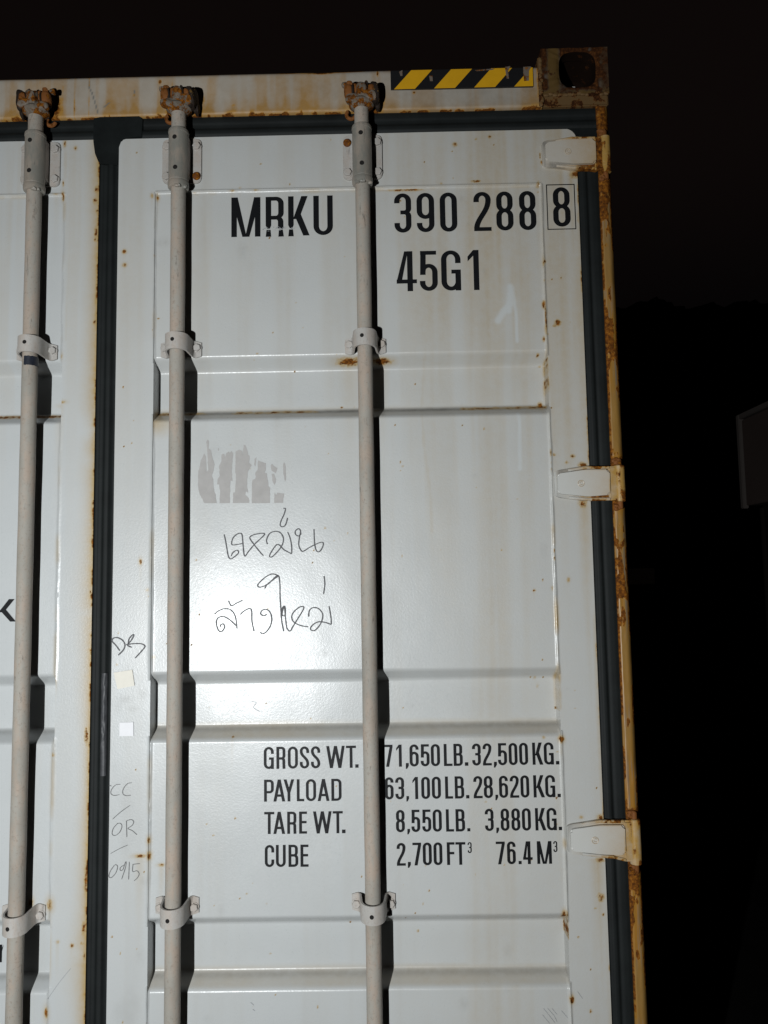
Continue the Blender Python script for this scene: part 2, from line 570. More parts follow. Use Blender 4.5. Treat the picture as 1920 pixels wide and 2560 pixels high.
# rust blooms measured in the photograph: u, v, half-width mm, half-height mm, strength
SPOTS_R = [(311, 629, 6, 6, .9), (311, 662, 6, 6, .9), (380, 489, 4, 6, .8), (393, 493, 4, 9, .9), (350, 2140, 13, 4, 1), (372, 2102, 4, 8, 1), (372, 2140, 5, 9, 1),
           (402, 2164, 7, 3, 1), (383, 1644, 3, 3, .8), (351, 1404, 4, 8, .9), (368, 1475, 4, 4, .6), (1137, 362, 6, 6, .9), (1190, 348, 4, 4, .7), (1224, 342, 5, 5, .85),
           (1191, 453, 13, 3.5, 1), (1104, 459, 5, 5, .5), (1345, 460, 5, 9, .7), (1356, 406, 5, 8, .9), (1015, 473, 50, 3, .85), (1436, 434, 12, 12, 1), (1440, 422, 8, 9, .9),
           (1394, 807, 9, 8, 1), (1386, 815, 6, 4, .7), (1360, 760, 4, 11, .9), (1385, 1137, 4, 4, .9), (1432, 1140, 6, 5, .9), (1417, 1156, 5, 5, .7), (1456, 1163, 10, 7, 1),
           (1359, 1007, 6, 10, 1), (950, 897, 26, 7, 1), (872, 898, 30, 8, 1), (1347, 884, 3, 4, .9), (1457, 1258, 10, 12, 1), (1336, 1476, 3, 3, .9), (1421, 1449, 4, 6, .8),
           (1453, 2043, 5, 4, .8), (1502, 2046, 9, 8, 1), (1502, 2243, 8, 10, 1), (1489, 2271, 2.5, 3, .8), (1508, 2287, 3, 4, .9), (1412, 2292, 6, 14, .9), (1430, 2498, 5, 10, .95),
           (1477, 2528, 3, 4, .8), (1404, 1849, 7, 9, .9), (1361, 1845, 5, 4, .5), (579, 1845, 3.5, 2.5, .8), (1345, 1700, 2.5, 4, .8), (1353, 1720, 2.5, 8, .5), (1001, 500, 3, 3, .8),
           (1500, 2150, 10, 6, .9), (1360, 846, 4, 9, .7), (1357, 905, 4, 3, .7), (1362, 655, 4, 5, .8), (386, 640, 3, 3, .5), (1370, 835, 3, 3, .6), (1445, 545, 4, 20, .4), (1381, 1470, 3, 6, .6),
           (270, 860, 2, 2, .7), (1180, 446, 8, 2, .5), (1060, 900, 3, 2, .4), (600, 470, 3, 2, .7), (580, 477, 7, 2, .7), (640, 475, 8, 2, .6), (486, 481, 6, 2, .5)]
SPOTS_L = [(162, 360, 4, 9, .9), (189, 370, 4, 6, .9), (158, 459, 2.5, 8, .7), (157, 490, 4, 12, .8), (140, 485, 9, 2, .6), (76, 2258, 5, 9, 1), (124, 2263, 7, 12, 1), (144, 2355, 3, 3, .9),
           (180, 2364, 4.5, 5, 1), (204, 2359, 4, 4, .9), (114, 2536, 5, 12, .9), (137, 1701, 3, 11, .9), (150, 1005, 14, 4, .8), (154, 890, 2.5, 8, .6), (132, 1888, 4, 6, .7),
           (241, 474, 5, 9, 1), (240, 503, 8, 9, 1), (242, 527, 4, 6, .9), (240, 580, 5, 16, .9), (238, 600, 4, 6, .8), (236, 806, 5, 6, .8), (226, 1480, 4, 6, .8),
           (216, 1840, 6, 22, .85), (214, 2200, 4, 30, .8), (210, 2320, 7, 16, .8), (211, 2390, 4, 14, .7)]


def spots(X, Z, lst, R, ST):
    for u, v, rx, rz, s in lst:
        x, z = on_plane(u, v)
        rx, rz = rx / 1000 * 0.95, rz / 1000 * 0.95
        sl = (np.abs(X - x) < 5 * rx + 0.02) & (Z < z + 5 * rz + .02) & (Z > z - 0.30)
        if not sl.any():
            continue
        xx, zz = X[sl], Z[sl]
        jx = 0.7 * rx * (fbm(xx, zz, 420, 420, int(u), 2) - .5)
        jz = 0.7 * rz * (fbm(xx, zz, 420, 420, int(v) + 7, 2) - .5)
        R[sl] = np.maximum(R[sl], 0.80 * s * stamp(xx + jx, zz + jz, x, z, rx, rz))
        # faint run of rust water under each bloom
        run = np.exp(-((xx - x) / (rx * 0.9 + .001)) ** 2) * np.exp(-np.clip(z - zz, 0, 9) / (0.03 + 8 * rx)) * (zz < z)
        ST[sl] = np.maximum(ST[sl], 0.32 * s * run)
        ST[sl] = np.maximum(ST[sl], 0.62 * s * np.exp(-(((xx - x) / (1.7 * rx)) ** 2 + ((zz - z) / (1.7 * rz)) ** 2)))


def right_attrs(X, Z):
    R = np.zeros_like(X)
    ST = np.zeros_like(X)
    st_tall = fbm(X, Z, 26, 0.9, 3, 4)
    st_fine = fbm(X, Z, 90, 2.0, 8, 3)
    cloud = fbm(X, Z, 5, 3, 21, 4)
    # dirt film washed down the right-hand and the upper part of the leaf
    right = sstep(0.55, 1.10, X)
    upper = sstep(1.4, 2.7, Z)
    film = 0.055 + 0.21 * right + 0.21 * upper * (0.55 + 0.6 * right)
    ST += film * (0.55 + 0.52 * sstep(0.36, 0.70, st_tall) * (0.2 + 1.6 * st_fine)) * (0.55 + 0.8 * cloud)
    # rusty water along the free edge, strongest under the hinges
    for zh, l in ((2.62, 0.75), (1.81, 0.62), (1.01, 0.42)):
        below = np.clip(zh - Z, 0, 9)
        run = np.exp(-np.abs(X - 1.120) / 0.018) * np.exp(-below / (l * 0.6)) * (Z < zh)
        ST = np.maximum(ST, 0.62 * run * (0.6 + 0.8 * st_fine))
    ST = np.maximum(ST, 0.40 * sstep(1.122, 1.137, X) * sstep(0.3, 0.7, fbm(X, Z, 30, 5, 5, 3) + 0.12))
    R = np.maximum(R, 0.55 * sstep(1.131, 1.137, X) * sstep(0.50, 0.68, fbm(X, Z, 20, 9, 15, 3)))
    # seam between frame and sheet
    seam = np.exp(-((X - PX1) / 0.006) ** 2) * sstep(0.42, 0.75, fbm(X, Z, 3, 11, 44, 4))
    ST = np.maximum(ST, 0.85 * seam)
    R = np.maximum(R, 0.55 * np.exp(-((X - PX1) / 0.0024) ** 2) * sstep(0.60, 0.74, fbm(X, Z, 3, 26, 47, 4)))
    ST = np.maximum(ST, 0.35 * np.exp(-((X - PX0) / 0.006) ** 2) * sstep(0.5, 0.75, fbm(X, Z, 3, 11, 54, 4)))
    ST = np.maximum(ST, 0.45 * np.exp(-((Z - WELD + 0.004) / 0.007) ** 2) * sstep(0.45, 0.7, fbm(X, Z, 14, 4, 61, 4)))
    # grime lying on the ledge of each corrugation
    G = np.zeros_like(X)
    for k, (a, b, c, d) in enumerate(GROOVES):
        led = np.exp(-((Z - (c - 0.004)) / 0.006) ** 2) * ((X > PX0) & (X < PX1))
        G = np.maximum(G, (0.75 if k == 0 else 0.40) * led)
        ST = np.maximum(ST, 0.30 * sstep(d - 0.002, d + 0.008, Z) * sstep(c + 0.02, c, Z) * (0.5 + cloud) * ((X > PX0) & (X < PX1)))
        if k == 0:
            R = np.maximum(R, led * (0.95 * sstep(0.32, 0.13, X) + 0.75 * sstep(0.50, 0.62, fbm(X, Z, 9, 2, 33, 3))) * (X > PX0) * (X < PX1) * 0.62)
            ST = np.maximum(ST, 0.6 * sstep(0.19, 0.12, X) * sstep(d - 0.06, d, Z) * (Z < c) * (X > PX0))
    # scuffed film on the left stile and thin grime everywhere
    G += 0.10 * sstep(0.55, 0.75, fbm(X, Z, 16, 10, 80, 4)) * (X < PX0) * sstep(1.5, 1.2, Z)
    G += 0.05 * sstep(0.5, 0.8, st_tall)
    for (x, z, rx, rz, s) in ((0.055, 1.375, .022, .010, .25), (0.040, 1.36, .010, .016, .2), (0.075, 1.353, .014, .009, .22), (0.095, 1.385, .012, .014, .2)):
        G = np.maximum(G, s * stamp(X, Z, x, z, rx, rz))
    spots(X, Z, SPOTS_R, R, ST)
    rs = np.random.RandomState(12)
    for x, z, r in zip(rs.uniform(0.03, 1.13, 150), rs.uniform(0.62, 2.71, 150), rs.uniform(0.0012, 0.0026, 150)):
        sl = (np.abs(X - x) < 0.012) & (np.abs(Z - z) < 0.012)
        R[sl] = np.maximum(R[sl], 0.75 * stamp(X[sl], Z[sl], x, z, r, r * 1.2))
    for x, z, r in zip(rs.uniform(0.03, 1.13, 40), rs.uniform(0.62, 2.71, 40), rs.uniform(0.004, 0.014, 40)):
        sl = (np.abs(X - x) < 0.05) & (np.abs(Z - z) < 0.05)
        G[sl] = np.maximum(G[sl], 0.22 * stamp(X[sl], Z[sl], x, z, r, r * rs.uniform(.3, 2)) * fbm(X[sl], Z[sl], 200, 120, 31, 3))
    # thin wandering rust-water traces
    for pts, w, s in ((((1075, 700), (1062, 900), (1055, 1030), (1060, 1110), (1076, 1230), (1080, 1330)), 0.006, .28), (((1090, 480), (1062, 640), (1060, 760), (1068, 850)), 0.010, .22)):
        ST = np.maximum(ST, s * seg_mask(X, Z, [on_plane(*p) for p in pts], w))
    D = np.zeros_like(X)
    for pts, w in ((((1276, 716), (1283, 752), (1262, 775), (1246, 800)), 0.012), (((1285, 745), (1292, 790), (1294, 852)), 0.0055), (((1296, 1032), (1300, 1070), (1301, 1172)), 0.0062), (((1277, 722), (1273, 775)), 0.011)):
        D = np.maximum(D, seg_mask(X + 0.003 * (fbm(X, Z, 40, 40, 7, 2) - .5), Z, [on_plane(*p) for p in pts], w))
    ST *= (1 - 0.7 * D)
    return {'rust': R, 'stain': ST, 'grime': G, 'drip': D}


def left_attrs(X, Z):
    R = np.zeros_like(X)
    ST = np.zeros_like(X)
    st_tall = fbm(X, Z, 26, 0.9, 103, 4)
    cloud = fbm(X, Z, 5, 3, 121, 4)
    upper = sstep(1.6, 2.7, Z)
    ST += (0.03 + 0.10 * upper) * (0.3 + 1.4 * sstep(0.4, 0.7, st_tall)) * (0.6 + 0.8 * cloud)
    e = -0.0245
    wid = 0.008 + 0.016 * fbm(X * 0, Z, 1, 5, 9, 3)
    ST = np.maximum(ST, 0.95 * np.exp(-np.clip(e - X, 0, 9) / wid) * sstep(0.25, 0.6, fbm(X, Z, 6, 7, 12, 4) + 0.12))
    R = np.maximum(R, 0.62 * sstep(-0.0295, -0.0255, X) * sstep(0.34, 0.62, fbm(X, Z, 60, 45, 14, 4)))
    ST = np.maximum(ST, 0.42 * np.exp(-((X + PX0 - 0.007) / 0.006) ** 2) * sstep(0.45, 0.7, fbm(X, Z, 3, 11, 144, 4)))
    G = np.zeros_like(X)
    for k, (a, b, c, d) in enumerate(GROOVES):
        led = np.exp(-((Z - (c - 0.004)) / 0.006) ** 2) * (X < -PX0 - left_x)
        G = np.maximum(G, 0.4 * led)
        if k == 0:
            R = np.maximum(R, 0.62 * led * (X < -0.107))
    ST = np.maximum(ST, 0.35 * np.exp(-((Z - WELD + 0.004) / 0.006) ** 2) * sstep(0.45, 0.7, fbm(X, Z, 14, 4, 61, 4)) * (X < -0.105))
    for pts, w, s in ((((178, 420), (176, 560), (170, 700), (165, 850)), 0.004, .2), (((188, 400), (186, 560), (176, 720)), 0.003, .2)):
        ST = np.maximum(ST, s * seg_mask(X, Z, [on_plane(*p) for p in pts], w))
    spots(X, Z, SPOTS_L, R, ST)
    return {'rust': R, 'stain': ST, 'grime': G, 'drip': np.zeros_like(X)}


zs = [(0.16, 0.56, 0.010), (0.56, 0.730, 0.004)]
edges = [0.730, 0.770, 0.858, 0.896, 1.272, 1.311, 1.398, 1.438, 2.015, 2.054, 2.140, 2.180, 2.576, 2.592, DOOR_TOP]
for k, (a, b) in enumerate(zip(edges[:-1], edges[1:])):
    zs.append((a, b, 0.0017 if (b - a) < 0.045 else 0.0036))
ZR = grid_seg(*zs)
XR = grid_seg((0.0238, 0.108, 0.0036), (0.108, PX0 - 0.0003, 0.0011), (PX0 - 0.0003, PX0 + 0.0003, 0.0006), (PX0 + 0.0003, 0.121, 0.0011), (0.121, 1.042, 0.0036),
              (1.042, PX1 - 0.0003, 0.0011), (PX1 - 0.0003, PX1 + 0.0003, 0.0006), (PX1 + 0.0003, 1.0555, 0.0011), (1.0555, 1.128, 0.0036), (1.128, 1.1372, 0.0018))
door = sheet('door', XR, ZR, door_y, right_attrs, M['paint'], container, skirt=0.05,
             label='right door leaf with the black serial number and weight lettering')
XL = np.concatenate([np.linspace(-1.137, -0.42, 60, endpoint=False), -XR[(XR < 0.42)][::-1]])
left_x = -0.0068            # the left leaf's sheet ends a few millimetres nearer the seam


def left_y(X, Z):
    return door_y(-(X + left_x), Z)


door_left = sheet('door', XL, ZR, left_y, left_attrs, M['paint'], container, skirt=0.05, label='left door leaf with rust along its free edge')

# ---- gaskets ---------------------------------------------------------------
noattr = lambda X, Z: {}


def gasket_v(name, x0, x1, z0, z1, ridges, parent, seed, label=None):
    w = x1 - x0

    def yf(X, Z):
        t = (X - x0) / w
        Y = 0.006 + 0 * X
        for c, ww, h in ridges:
            Y = Y - h * np.exp(-((t - c) / ww) ** 4)
        Y += (fbm(X, Z, 12, 5, seed, 3) - 0.5) * 0.0022
        return Y
    return sheet(name, grid_seg((x0, x1, w / 26)), grid_seg((z0, z1, 0.008)), yf, noattr, M['rubber'], parent, skirt=0.04, label=label)


g_mid = gasket_v('gasket', -0.0236, 0.0232, 0.16, 2.7215, [(0.60, 0.17, 0.0055), (0.10, 0.10, 0.002), (0.93, 0.09, 0.003)], door, 4, 'black rubber seal between the two door leaves')
gasket_v('gasket', 1.1376, 1.1885, 0.16, 2.7215, [(0.30, 0.14, 0.004), (0.75, 0.2, 0.002)], door, 6)


def gasket_h(x0, x1, parent, seed):
    z0, z1 = DOOR_TOP + 0.0006, RAIL_BOT

    def yf(X, Z):
        t = (Z - z0) / (z1 - z0)
        Y = 0.006 - 0.004 * np.exp(-((t - 0.25) / 0.16) ** 4) - 0.0015 * np.exp(-((t - 0.8) / 0.15) ** 4)
        return Y + (fbm(X, Z, 7, 12, seed, 3) - 0.5) * 0.002
    return sheet('gasket', grid_seg((x0, x1, 0.008)), grid_seg((z0, z1, 0.002)), yf, noattr, M['rubber'], parent, skirt=0.04)


gasket_h(0.0236, 1.1885, door, 16)
gasket_h(-1.1374, -0.024, door_left, 17)

# flap where the seals of both leaves meet under the top rail
bm = bmesh.new()
add_prism(bm, round_poly([(-0.0400, 2.7770), (-0.0390, 2.7160), (-0.0345, 2.6850), (-0.0240, 2.6600), (0.0232, 2.6560), (0.0232, 2.6995), (0.0300, 2.7185), (0.0500, 2.7240),
                          (0.0800, 2.7260), (0.0815, 2.7720), (0.0640, 2.7845), (-0.0040, 2.7822)], 0.004, 3), -0.0012, 0.03, 0.0015, 2)
finish('gasket_flap', bm, M['rubber_flap'], door)
# rounded outer corner of the right leaf's seal
bm = bmesh.new()
add_prism(bm, [(1.1880, 2.7223), (1.1880, 2.6600), (1.1380, 2.6600)] + [(1.1100 + 0.0278 * math.cos(a_), 2.6945 + 0.0278 * math.sin(a_)) for a_ in np.linspace(0, PI / 2, 9)], -0.0012, 0.02, 0.0015, 2)
finish('gasket_flap', bm, M['rubber_flap'], door)
# torn, rubbed length of the middle seal
def torn_y(X, Z):
    t = (X - 0.001) / 0.014
    base = -0.0028 + 0.004 * (2 * np.abs(t - 0.5)) ** 3
    return base + 0.006 * (fbm(X, Z, 130, 45, 91, 4) - 0.5) * sstep(1.25, 1.28, Z) * sstep(1.44, 1.42, Z)


sheet('seal_scuff', grid_seg((0.001, 0.015, 0.0012)), grid_seg((1.205, 1.435, 0.003)), torn_y, noattr, M['rubber_worn'], door, skirt=0.005, label='rumpled torn stretch of the black seal')

# ---- top rail ------------------------------------------------------------------
STREAKS = [(187, 340, .7), (158, 320, .5), (292, 300, .5), (100, 330, .6), (430, 290, .6), (948, 290, .6), (1035, 250, .6), (390, 200, .35), (225, 210, .5), (1270, 240, .3)]


def rail_y(X, Z):
    t = (Z - RAIL_BOT) / (RAIL_TOP - RAIL_BOT)
    Y = -0.004 + 0.0025 * (fbm(X, Z, 6, 12, 55, 3) - 0.5)
    Y += 0.010 * np.clip((t - 0.90) / 0.10, 0, 1) ** 2 + 0.006 * np.clip((0.06 - t) / 0.06, 0, 1) ** 2
    for x, z, r in ((0.245, 2.81, .035), (0.93, 2.87, .03), (0.52, 2.86, .03)):
        Y += 0.003 * np.exp(-(((X - x) / r) ** 2 + ((Z - z) / r) ** 2))
    return Y


def rail_attrs(X, Z):
    t = (Z - RAIL_BOT) / (RAIL_TOP - RAIL_BOT)
    n = fbm(X, Z, 18, 14, 201, 4)
    nx = fbm(X, Z * 0, 22, 1, 205, 4)
    tall = fbm(X, Z, 32, 2.5, 207, 4)
    h = 0.05 + 0.16 * sstep(0.45, 0.75, nx)
    ST = 0.16 + (0.45 + 0.8 * nx) * np.exp(-t / (h * 1.6)) * (0.3 + 1.1 * n) + 0.26 * (0.2 + 1.4 * sstep(0.42, 0.66, tall)) + 0.12 * sstep(0.8, 0.0, X) * n
    R = 0.80 * np.exp(-t / (h * 0.42)) * sstep(0.38, 0.60, fbm(X, Z, 60, 40, 208, 4) + 0.04)
    R = np.maximum(R, 1.0 * sstep(0.93, 0.99, t + 0.14 * (n - 0.5)) * sstep(0.22, 0.42, nx + 0.08))
    ST = np.maximum(ST, 0.65 * sstep(0.72, 1.0, t) * sstep(0.46, 0.66, nx))
    G = 0.30 * sstep(0.80, 1.0, t) + 0.12 + 0.22 * n + 0.20 * sstep(0.4, 0.9, X)
    for u, v, s in STREAKS:
        x, z = on_plane(u, v)
        wdt = 0.004
        ST = np.maximum(ST, s * np.exp(-((X - x + 0.004 * (fbm(X * 0, Z, 1, 30, 3, 2) - .5)) / wdt) ** 2))
        R = np.maximum(R, 0.8 * s * np.exp(-((X - x) / 0.0022) ** 2) * sstep(0.42, 0.6, fbm(X, Z, 40, 20, int(u), 3)))
    for cx in (-0.17, 0.178, 0.62, -0.62):
        for dx, zz, r, s in ((0.040, 2.795, .018, .9), (-0.032, 2.775, .016, .8), (0.046, 2.812, .014, .7), (0.03, 2.778, .02, .8)):
            bl = stamp(X, Z, cx + dx, zz, r * 0.8, r * 1.3)
            R = np.maximum(R, s * 0.75 * bl)
            ST = np.maximum(ST, s * np.exp(-(((X - cx - dx) / (r * 1.3)) ** 2 + ((Z - zz) / (r * 1.9)) ** 2)))
    ST = np.maximum(ST, 0.7 * np.exp(-((X - 0.235) / 0.035) ** 2) * sstep(0.2, 1.0, t) * (0.4 + n))
    R = np.maximum(R, 0.9 * sstep(1.040, 1.056, X) * sstep(0.3, 0.55, n + 0.1))
    ST = np.maximum(ST, 0.8 * sstep(1.020, 1.05, X) * n * 1.4)
    for u, v, rx, rz, s in ((400, 205, 4, 6, .8), (335, 238, 4, 6, .5), (583, 263, 6, 4, .5), (944, 185, 3, 9, .9), (1035, 232, 3, 4, .8), (800, 182, 50, 3, .8)):
        x, z = on_plane(u, v, -.004)
        R = np.maximum(R, s * stamp(X, Z, x, z, rx / 1000, rz / 1000))
    # dark bent scratch left of the middle seal
    sc = seg_mask(X, Z, [on_plane(*p) for p in ((226, 205), (225, 222), (232, 236), (240, 262), (247, 287))], 0.0025)
    sc = np.maximum(sc, seg_mask(X, Z, [on_plane(*p) for p in ((336, 228), (338, 243))], 0.003))
    sc = np.maximum(sc, seg_mask(X, Z, [on_plane(*p) for p in ((262, 270), (274, 260))], 0.003))
    G = np.maximum(G, sc)
    return {'rust': R, 'stain': ST, 'grime': G}


rail = sheet('top_rail', np.concatenate([np.linspace(-1.06, -0.32, 60, endpoint=False), grid_seg((-0.32, 1.0575, 0.0036))]), grid_seg((RAIL_BOT, RAIL_TOP, 0.0026)), rail_y, rail_attrs, M['rail'], container, skirt=0.07)

# yellow and black warning label on the rail
bm = bmesh.new()
TL, TR, TB, TT = 0.690, 1.0365, 2.8275, 2.8755
ys = -0.0085
add_prism(bm, [(TL, TT), (TR, TT), (TR, TB), (TL, TB)], ys, 0.0, 0)
lab = finish('warning_label', bm, M['black'], rail, 'black and yellow striped warning label', normals=True)
bm = bmesh.new()
slope = 0.0425


def clip_poly(pts, x1):
    out = []
    for k in range(len(pts)):
        a, b = pts[k], pts[(k + 1) % len(pts)]
        if a[0] <= x1:
            out.append(a)
        if (a[0] - x1) * (b[0] - x1) < 0:
            t = (x1 - a[0]) / (b[0] - a[0])
            out.append((x1, a[1] + t * (b[1] - a[1])))
    return out


for k in range(4):
    xb = TL + 0.0080 + 0.0975 * k
    poly = [(xb, TB), (xb + slope, TT), (xb + slope + 0.051, TT), (xb + 0.051, TB)]
    poly = clip_poly(poly, TR)
    add_prism(bm, poly[::-1], ys - 0.0004, ys + 0.0002, 0)
me_y = finish('yellow_stripes', bm, M['yellow'], rail)
# paint flakes that have run over the label
for pts in ([(1262, 168), (1276, 166), (1270, 178), (1272, 197), (1266, 196), (1264, 180)], [(1308, 168), (1328, 167), (1322, 178), (1322, 202), (1310, 203), (1308, 182)],
            [(998, 180), (1006, 176), (1006, 190), (1001, 190)], [(1073, 190), (1081, 190), (1082, 203), (1075, 203)], [(1188, 176), (1236, 172), (1232, 175), (1192, 178)]):
    bm = bmesh.new()
    add_prism(bm, [on_plane(u, v, ys) for u, v in pts], ys - 0.0011, ys, 0)
    finish('paint_flake', bm, M['flake'], rail)

# ---- corner casting ---------------------------------------------------------------
def corner_casting():
    bm = bmesh.new()
    x0, x1, z0, z1, yf, yb = 1.058, 1.220, 2.806, 2.924, -0.008, 0.165
    cx, cz, hw, hh = 1.146, 2.870, 0.045, 0.046
    n = 48
    rim, hole = [], []
    for k in range(n):
        t = 2 * PI * k / n
        c, s = math.cos(t), math.sin(t)
        hx = math.copysign(abs(c) ** 0.62, c) * hw
        hz = math.copysign(abs(s) ** 0.62, s) * hh
        hole.append((cx + hx, cz + hz))
        # the same ray out to the rectangle
        tx = ((x1 - cx) / c) if c > 1e-6 else ((x0 - cx) / c if c < -1e-6 else 1e9)
        tz = ((z1 - cz) / s) if s > 1e-6 else ((z0 - cz) / s if s < -1e-6 else 1e9)
        q = min(tx, tz)
        rim.append((cx + c * q, cz + s * q))
    for corner in ((x0, z0), (x1, z0), (x0, z1), (x1, z1)):
        k = min(range(n), key=lambda i: (rim[i][0] - corner[0]) ** 2 + (rim[i][1] - corner[1]) ** 2)
        rim[k] = corner
    rr = random.Random(3)
    vo = [bm.verts.new((x, yf + rr.uniform(-.0012, .0012), z)) for x, z in rim]
    vm = [bm.verts.new((x * 0.18 + hx_ * 0.82, yf + rr.uniform(-.001, .001), z * 0.18 + hz_ * 0.82)) for (x, z), (hx_, hz_) in zip(rim, hole)]
    vi = [bm.verts.new((x, yf + 0.004 + rr.uniform(-.001, .001), z)) for x, z in hole]
    vd = [bm.verts.new((cx + (x - cx) * 0.97, yf + 0.034, cz + (z - cz) * 0.97)) for x, z in hole]
    ve = [bm.verts.new((cx + (x - cx) * 1.25, yf + 0.036, cz + (z - cz) * 1.1)) for x, z in hole]
    vf = [bm.verts.new((cx + (x - cx) * 1.2, yf + 0.12, cz + (z - cz) * 1.05)) for x, z in hole]
    vb = [bm.verts.new((x, yb, z)) for x, z in rim]
    for a, b in ((vo, vm), (vm, vi), (vb, vo)):
        for k in range(n):
            bm.faces.new((a[k], a[(k + 1) % n], b[(k + 1) % n], b[k]))
    bm.faces.new(vb[::-1])
    inner = [[tuple(v.co) for v in ring] for ring in (vi, vd, ve, vf)]
    for ring in (vd, ve, vf):
        for v in ring:
            bm.verts.remove(v)
    es = list(bm.edges)
    bmesh.ops.subdivide_edges(bm, edges=es, cuts=3, use_grid_fill=True)
    o = finish('corner_casting', bm, M['cast'], container, angle=50)
    me = o.data
    co = np.empty(len(me.vertices) * 3, np.float32)
    me.vertices.foreach_get('co', co)
    co = co.reshape(-1, 3).astype(float)
    X, Z = co[:, 0], co[:, 2]
    nn = fbm(X, Z, 45, 30, 401, 4)
    strip = sstep(1.068, 1.074, X) * sstep(1.108, 1.098, X) * sstep(2.80, 2.825, Z)
    low = sstep(2.822, 2.812, Z) * sstep(0.35, 0.6, nn)
    right = 0.55 * sstep(1.192, 1.205, X)
    keep = np.clip(strip + low + right, 0, 1)
    for k_, v_ in (('stain', 1.0 - 0.75 * keep), ('rust', (0.9 - 0.75 * keep) * sstep(0.30, 0.6, nn + 0.1)), ('grime', 0.35 * (1 - keep))):
        a_ = me.attributes.new(k_, 'FLOAT', 'POINT')
        a_.data.foreach_set('value', np.clip(v_, 0, 1).astype(np.float32))
    bm = bmesh.new()
    R4 = [[bm.verts.new(c) for c in ring] for ring in inner]
    for a, b in zip(R4[:-1], R4[1:]):
        for k in range(n):
            bm.faces.new((a[k], a[(k + 1) % n], b[(k + 1) % n], b[k]))
    bm.faces.new(R4[-1])
    finish('casting_aperture', bm, M['aperture'], o)
    # plate that carries the casting, and its weld to the rail
    bm = bmesh.new()
    add_box(bm, 1.0585, 1.2185, -0.004, 0.12, 2.7775, 2.8055, 0.003)
    add_box(bm, 1.050, 1.0578, -0.0075, 0.04, 2.7765, 2.905, 0.003)
    rr = random.Random(8)
    for k in range(12):
        add_lump(bm, (1.0555 + rr.uniform(-.002, .002), -0.008, 2.782 + k * 0.0102), (.0045, .003, .007), k, 0.3, 2)
    for k in range(14):
        add_lump(bm, (1.068 + k * 0.0112, -0.0055, 2.8062 + rr.uniform(-.002, .002)), (.007, .0035, .004), k + 40, 0.3, 2)
    finish('casting_weld', bm, M['castplate'], o)
    return o


casting = corner_casting()

# ---- corner post ------------------------------------------------------------------
def post_y(X, Z):
    t = np.clip((X - 1.1892) / 0.0315, 0, 1)
    Y = -0.003 + 0.016 * np.clip((t - 0.45) / 0.55, 0, 1) ** 2.2
    Y += 0.004 * np.clip((0.12 - t) / 0.12, 0, 1)
    return Y + (fbm(X, Z, 60, 22, 301, 3) - 0.5) * 0.0022


def post_attrs(X, Z):
    t = np.clip((X - 1.1892) / 0.0315, 0, 1)
    n = fbm(X, Z, 42, 12, 311, 5)
    n2 = fbm(X, Z, 70, 26, 317, 4)
    band = fbm(X * 0, Z, 1, 5.5, 331, 4)
    R = 0.95 * sstep(0.55, 0.90, t) * sstep(0.44, 0.54, n * 0.55 + band * 0.45 + 0.02)
    R = np.maximum(R, 0.9 * sstep(0.16, 0.0, t) * sstep(0.38, 0.55, n2 + 0.06))
    R = np.maximum(R, 0.9 * sstep(0.55, 0.64, n2 * 0.6 + band * 0.4 + 0.03))
    ST = 0.30 + 0.85 * sstep(0.40, 0.62, fbm(X, Z, 190, 7, 341, 4)) * sstep(0.25, 0.65, band + 0.1)
    for z, w in ((2.735, .03), (2.615, .02), (1.903, .014), (1.807, .014), (1.104, .018), (0.985, .035)):
        R = np.maximum(R, 1.0 * np.exp(-((Z - z) / w) ** 2) * sstep(0.25, 0.5, n2 + 0.1))
        ST = np.maximum(ST, np.exp(-((Z - z) / (2.5 * w)) ** 2))
    R = np.maximum(R, 0.7 * sstep(2.45, 2.75, Z) * sstep(0.42, 0.6, n))
    G = 0.25 * sstep(2.2, 2.8, Z) + 0.15 * n + 0.55 * sstep(0.50, 0.70, fbm(X, Z, 260, 9, 351, 4)) * sstep(0.3, 0.6, band + .1)
    return {'rust': R, 'stain': ST, 'grime': G}


post = sheet('corner_post', grid_seg((1.1888, 1.2195, 0.0016)), grid_seg((0.16, 0.6, 0.01), (0.6, 2.777, 0.0034)), post_y, post_attrs, M['post'], container, skirt=0.10, label='rust streaked corner post beside the right door')

# ---- body behind the doors ----------------------------------------------------------
bm = bmesh.new()
prev = None
y = 0.10
k = 0
Lc = 12.19
pts = [(1.2190, 0.101)]
while y < Lc - 0.2:
    pts += [(1.2185, y + 0.02), (1.2185, y + 0.09), (1.1825, y + 0.155), (1.1825, y + 0.225), (1.2185, y + 0.29)]
    y += 0.29
col = [(bm.verts.new((px, py, 0.16)), bm.verts.new((px, py, 2.83))) for px, py in pts]
for a, b in zip(col[:-1], col[1:]):
    bm.faces.new((a[0], b[0], b[1], a[1]))
finish('side_wall', bm, M['wall'], container, angle=20)
bm = bmesh.new()
add_box(bm, 1.16, 1.2186, 0.167, Lc, 2.8305, 2.886, 0.006)
add_box(bm, 1.12, 1.2186, 0.101, Lc, 0.03, 0.1595, 0.006)
add_box(bm, -1.2186, -1.16, 0.167, Lc, 2.8305, 2.886, 0.006)
add_box(bm, -1.2186, -1.12, 0.101, Lc, 0.03, 0.1595, 0.006)
finish('side_rail', bm, M['wall'], container)
bm = bmesh.new()
add_box(bm, -1.159, 1.159, 0.0705, Lc, 2.8655, 2.878)
finish('roof', bm, M['wall'], container)
bm = bmesh.new()
add_box(bm, -1.2180, 1.2180, 0.0, 0.10, 0.0, 0.1590, 0.004)
finish('bottom_sill', bm, M['wall'], container)
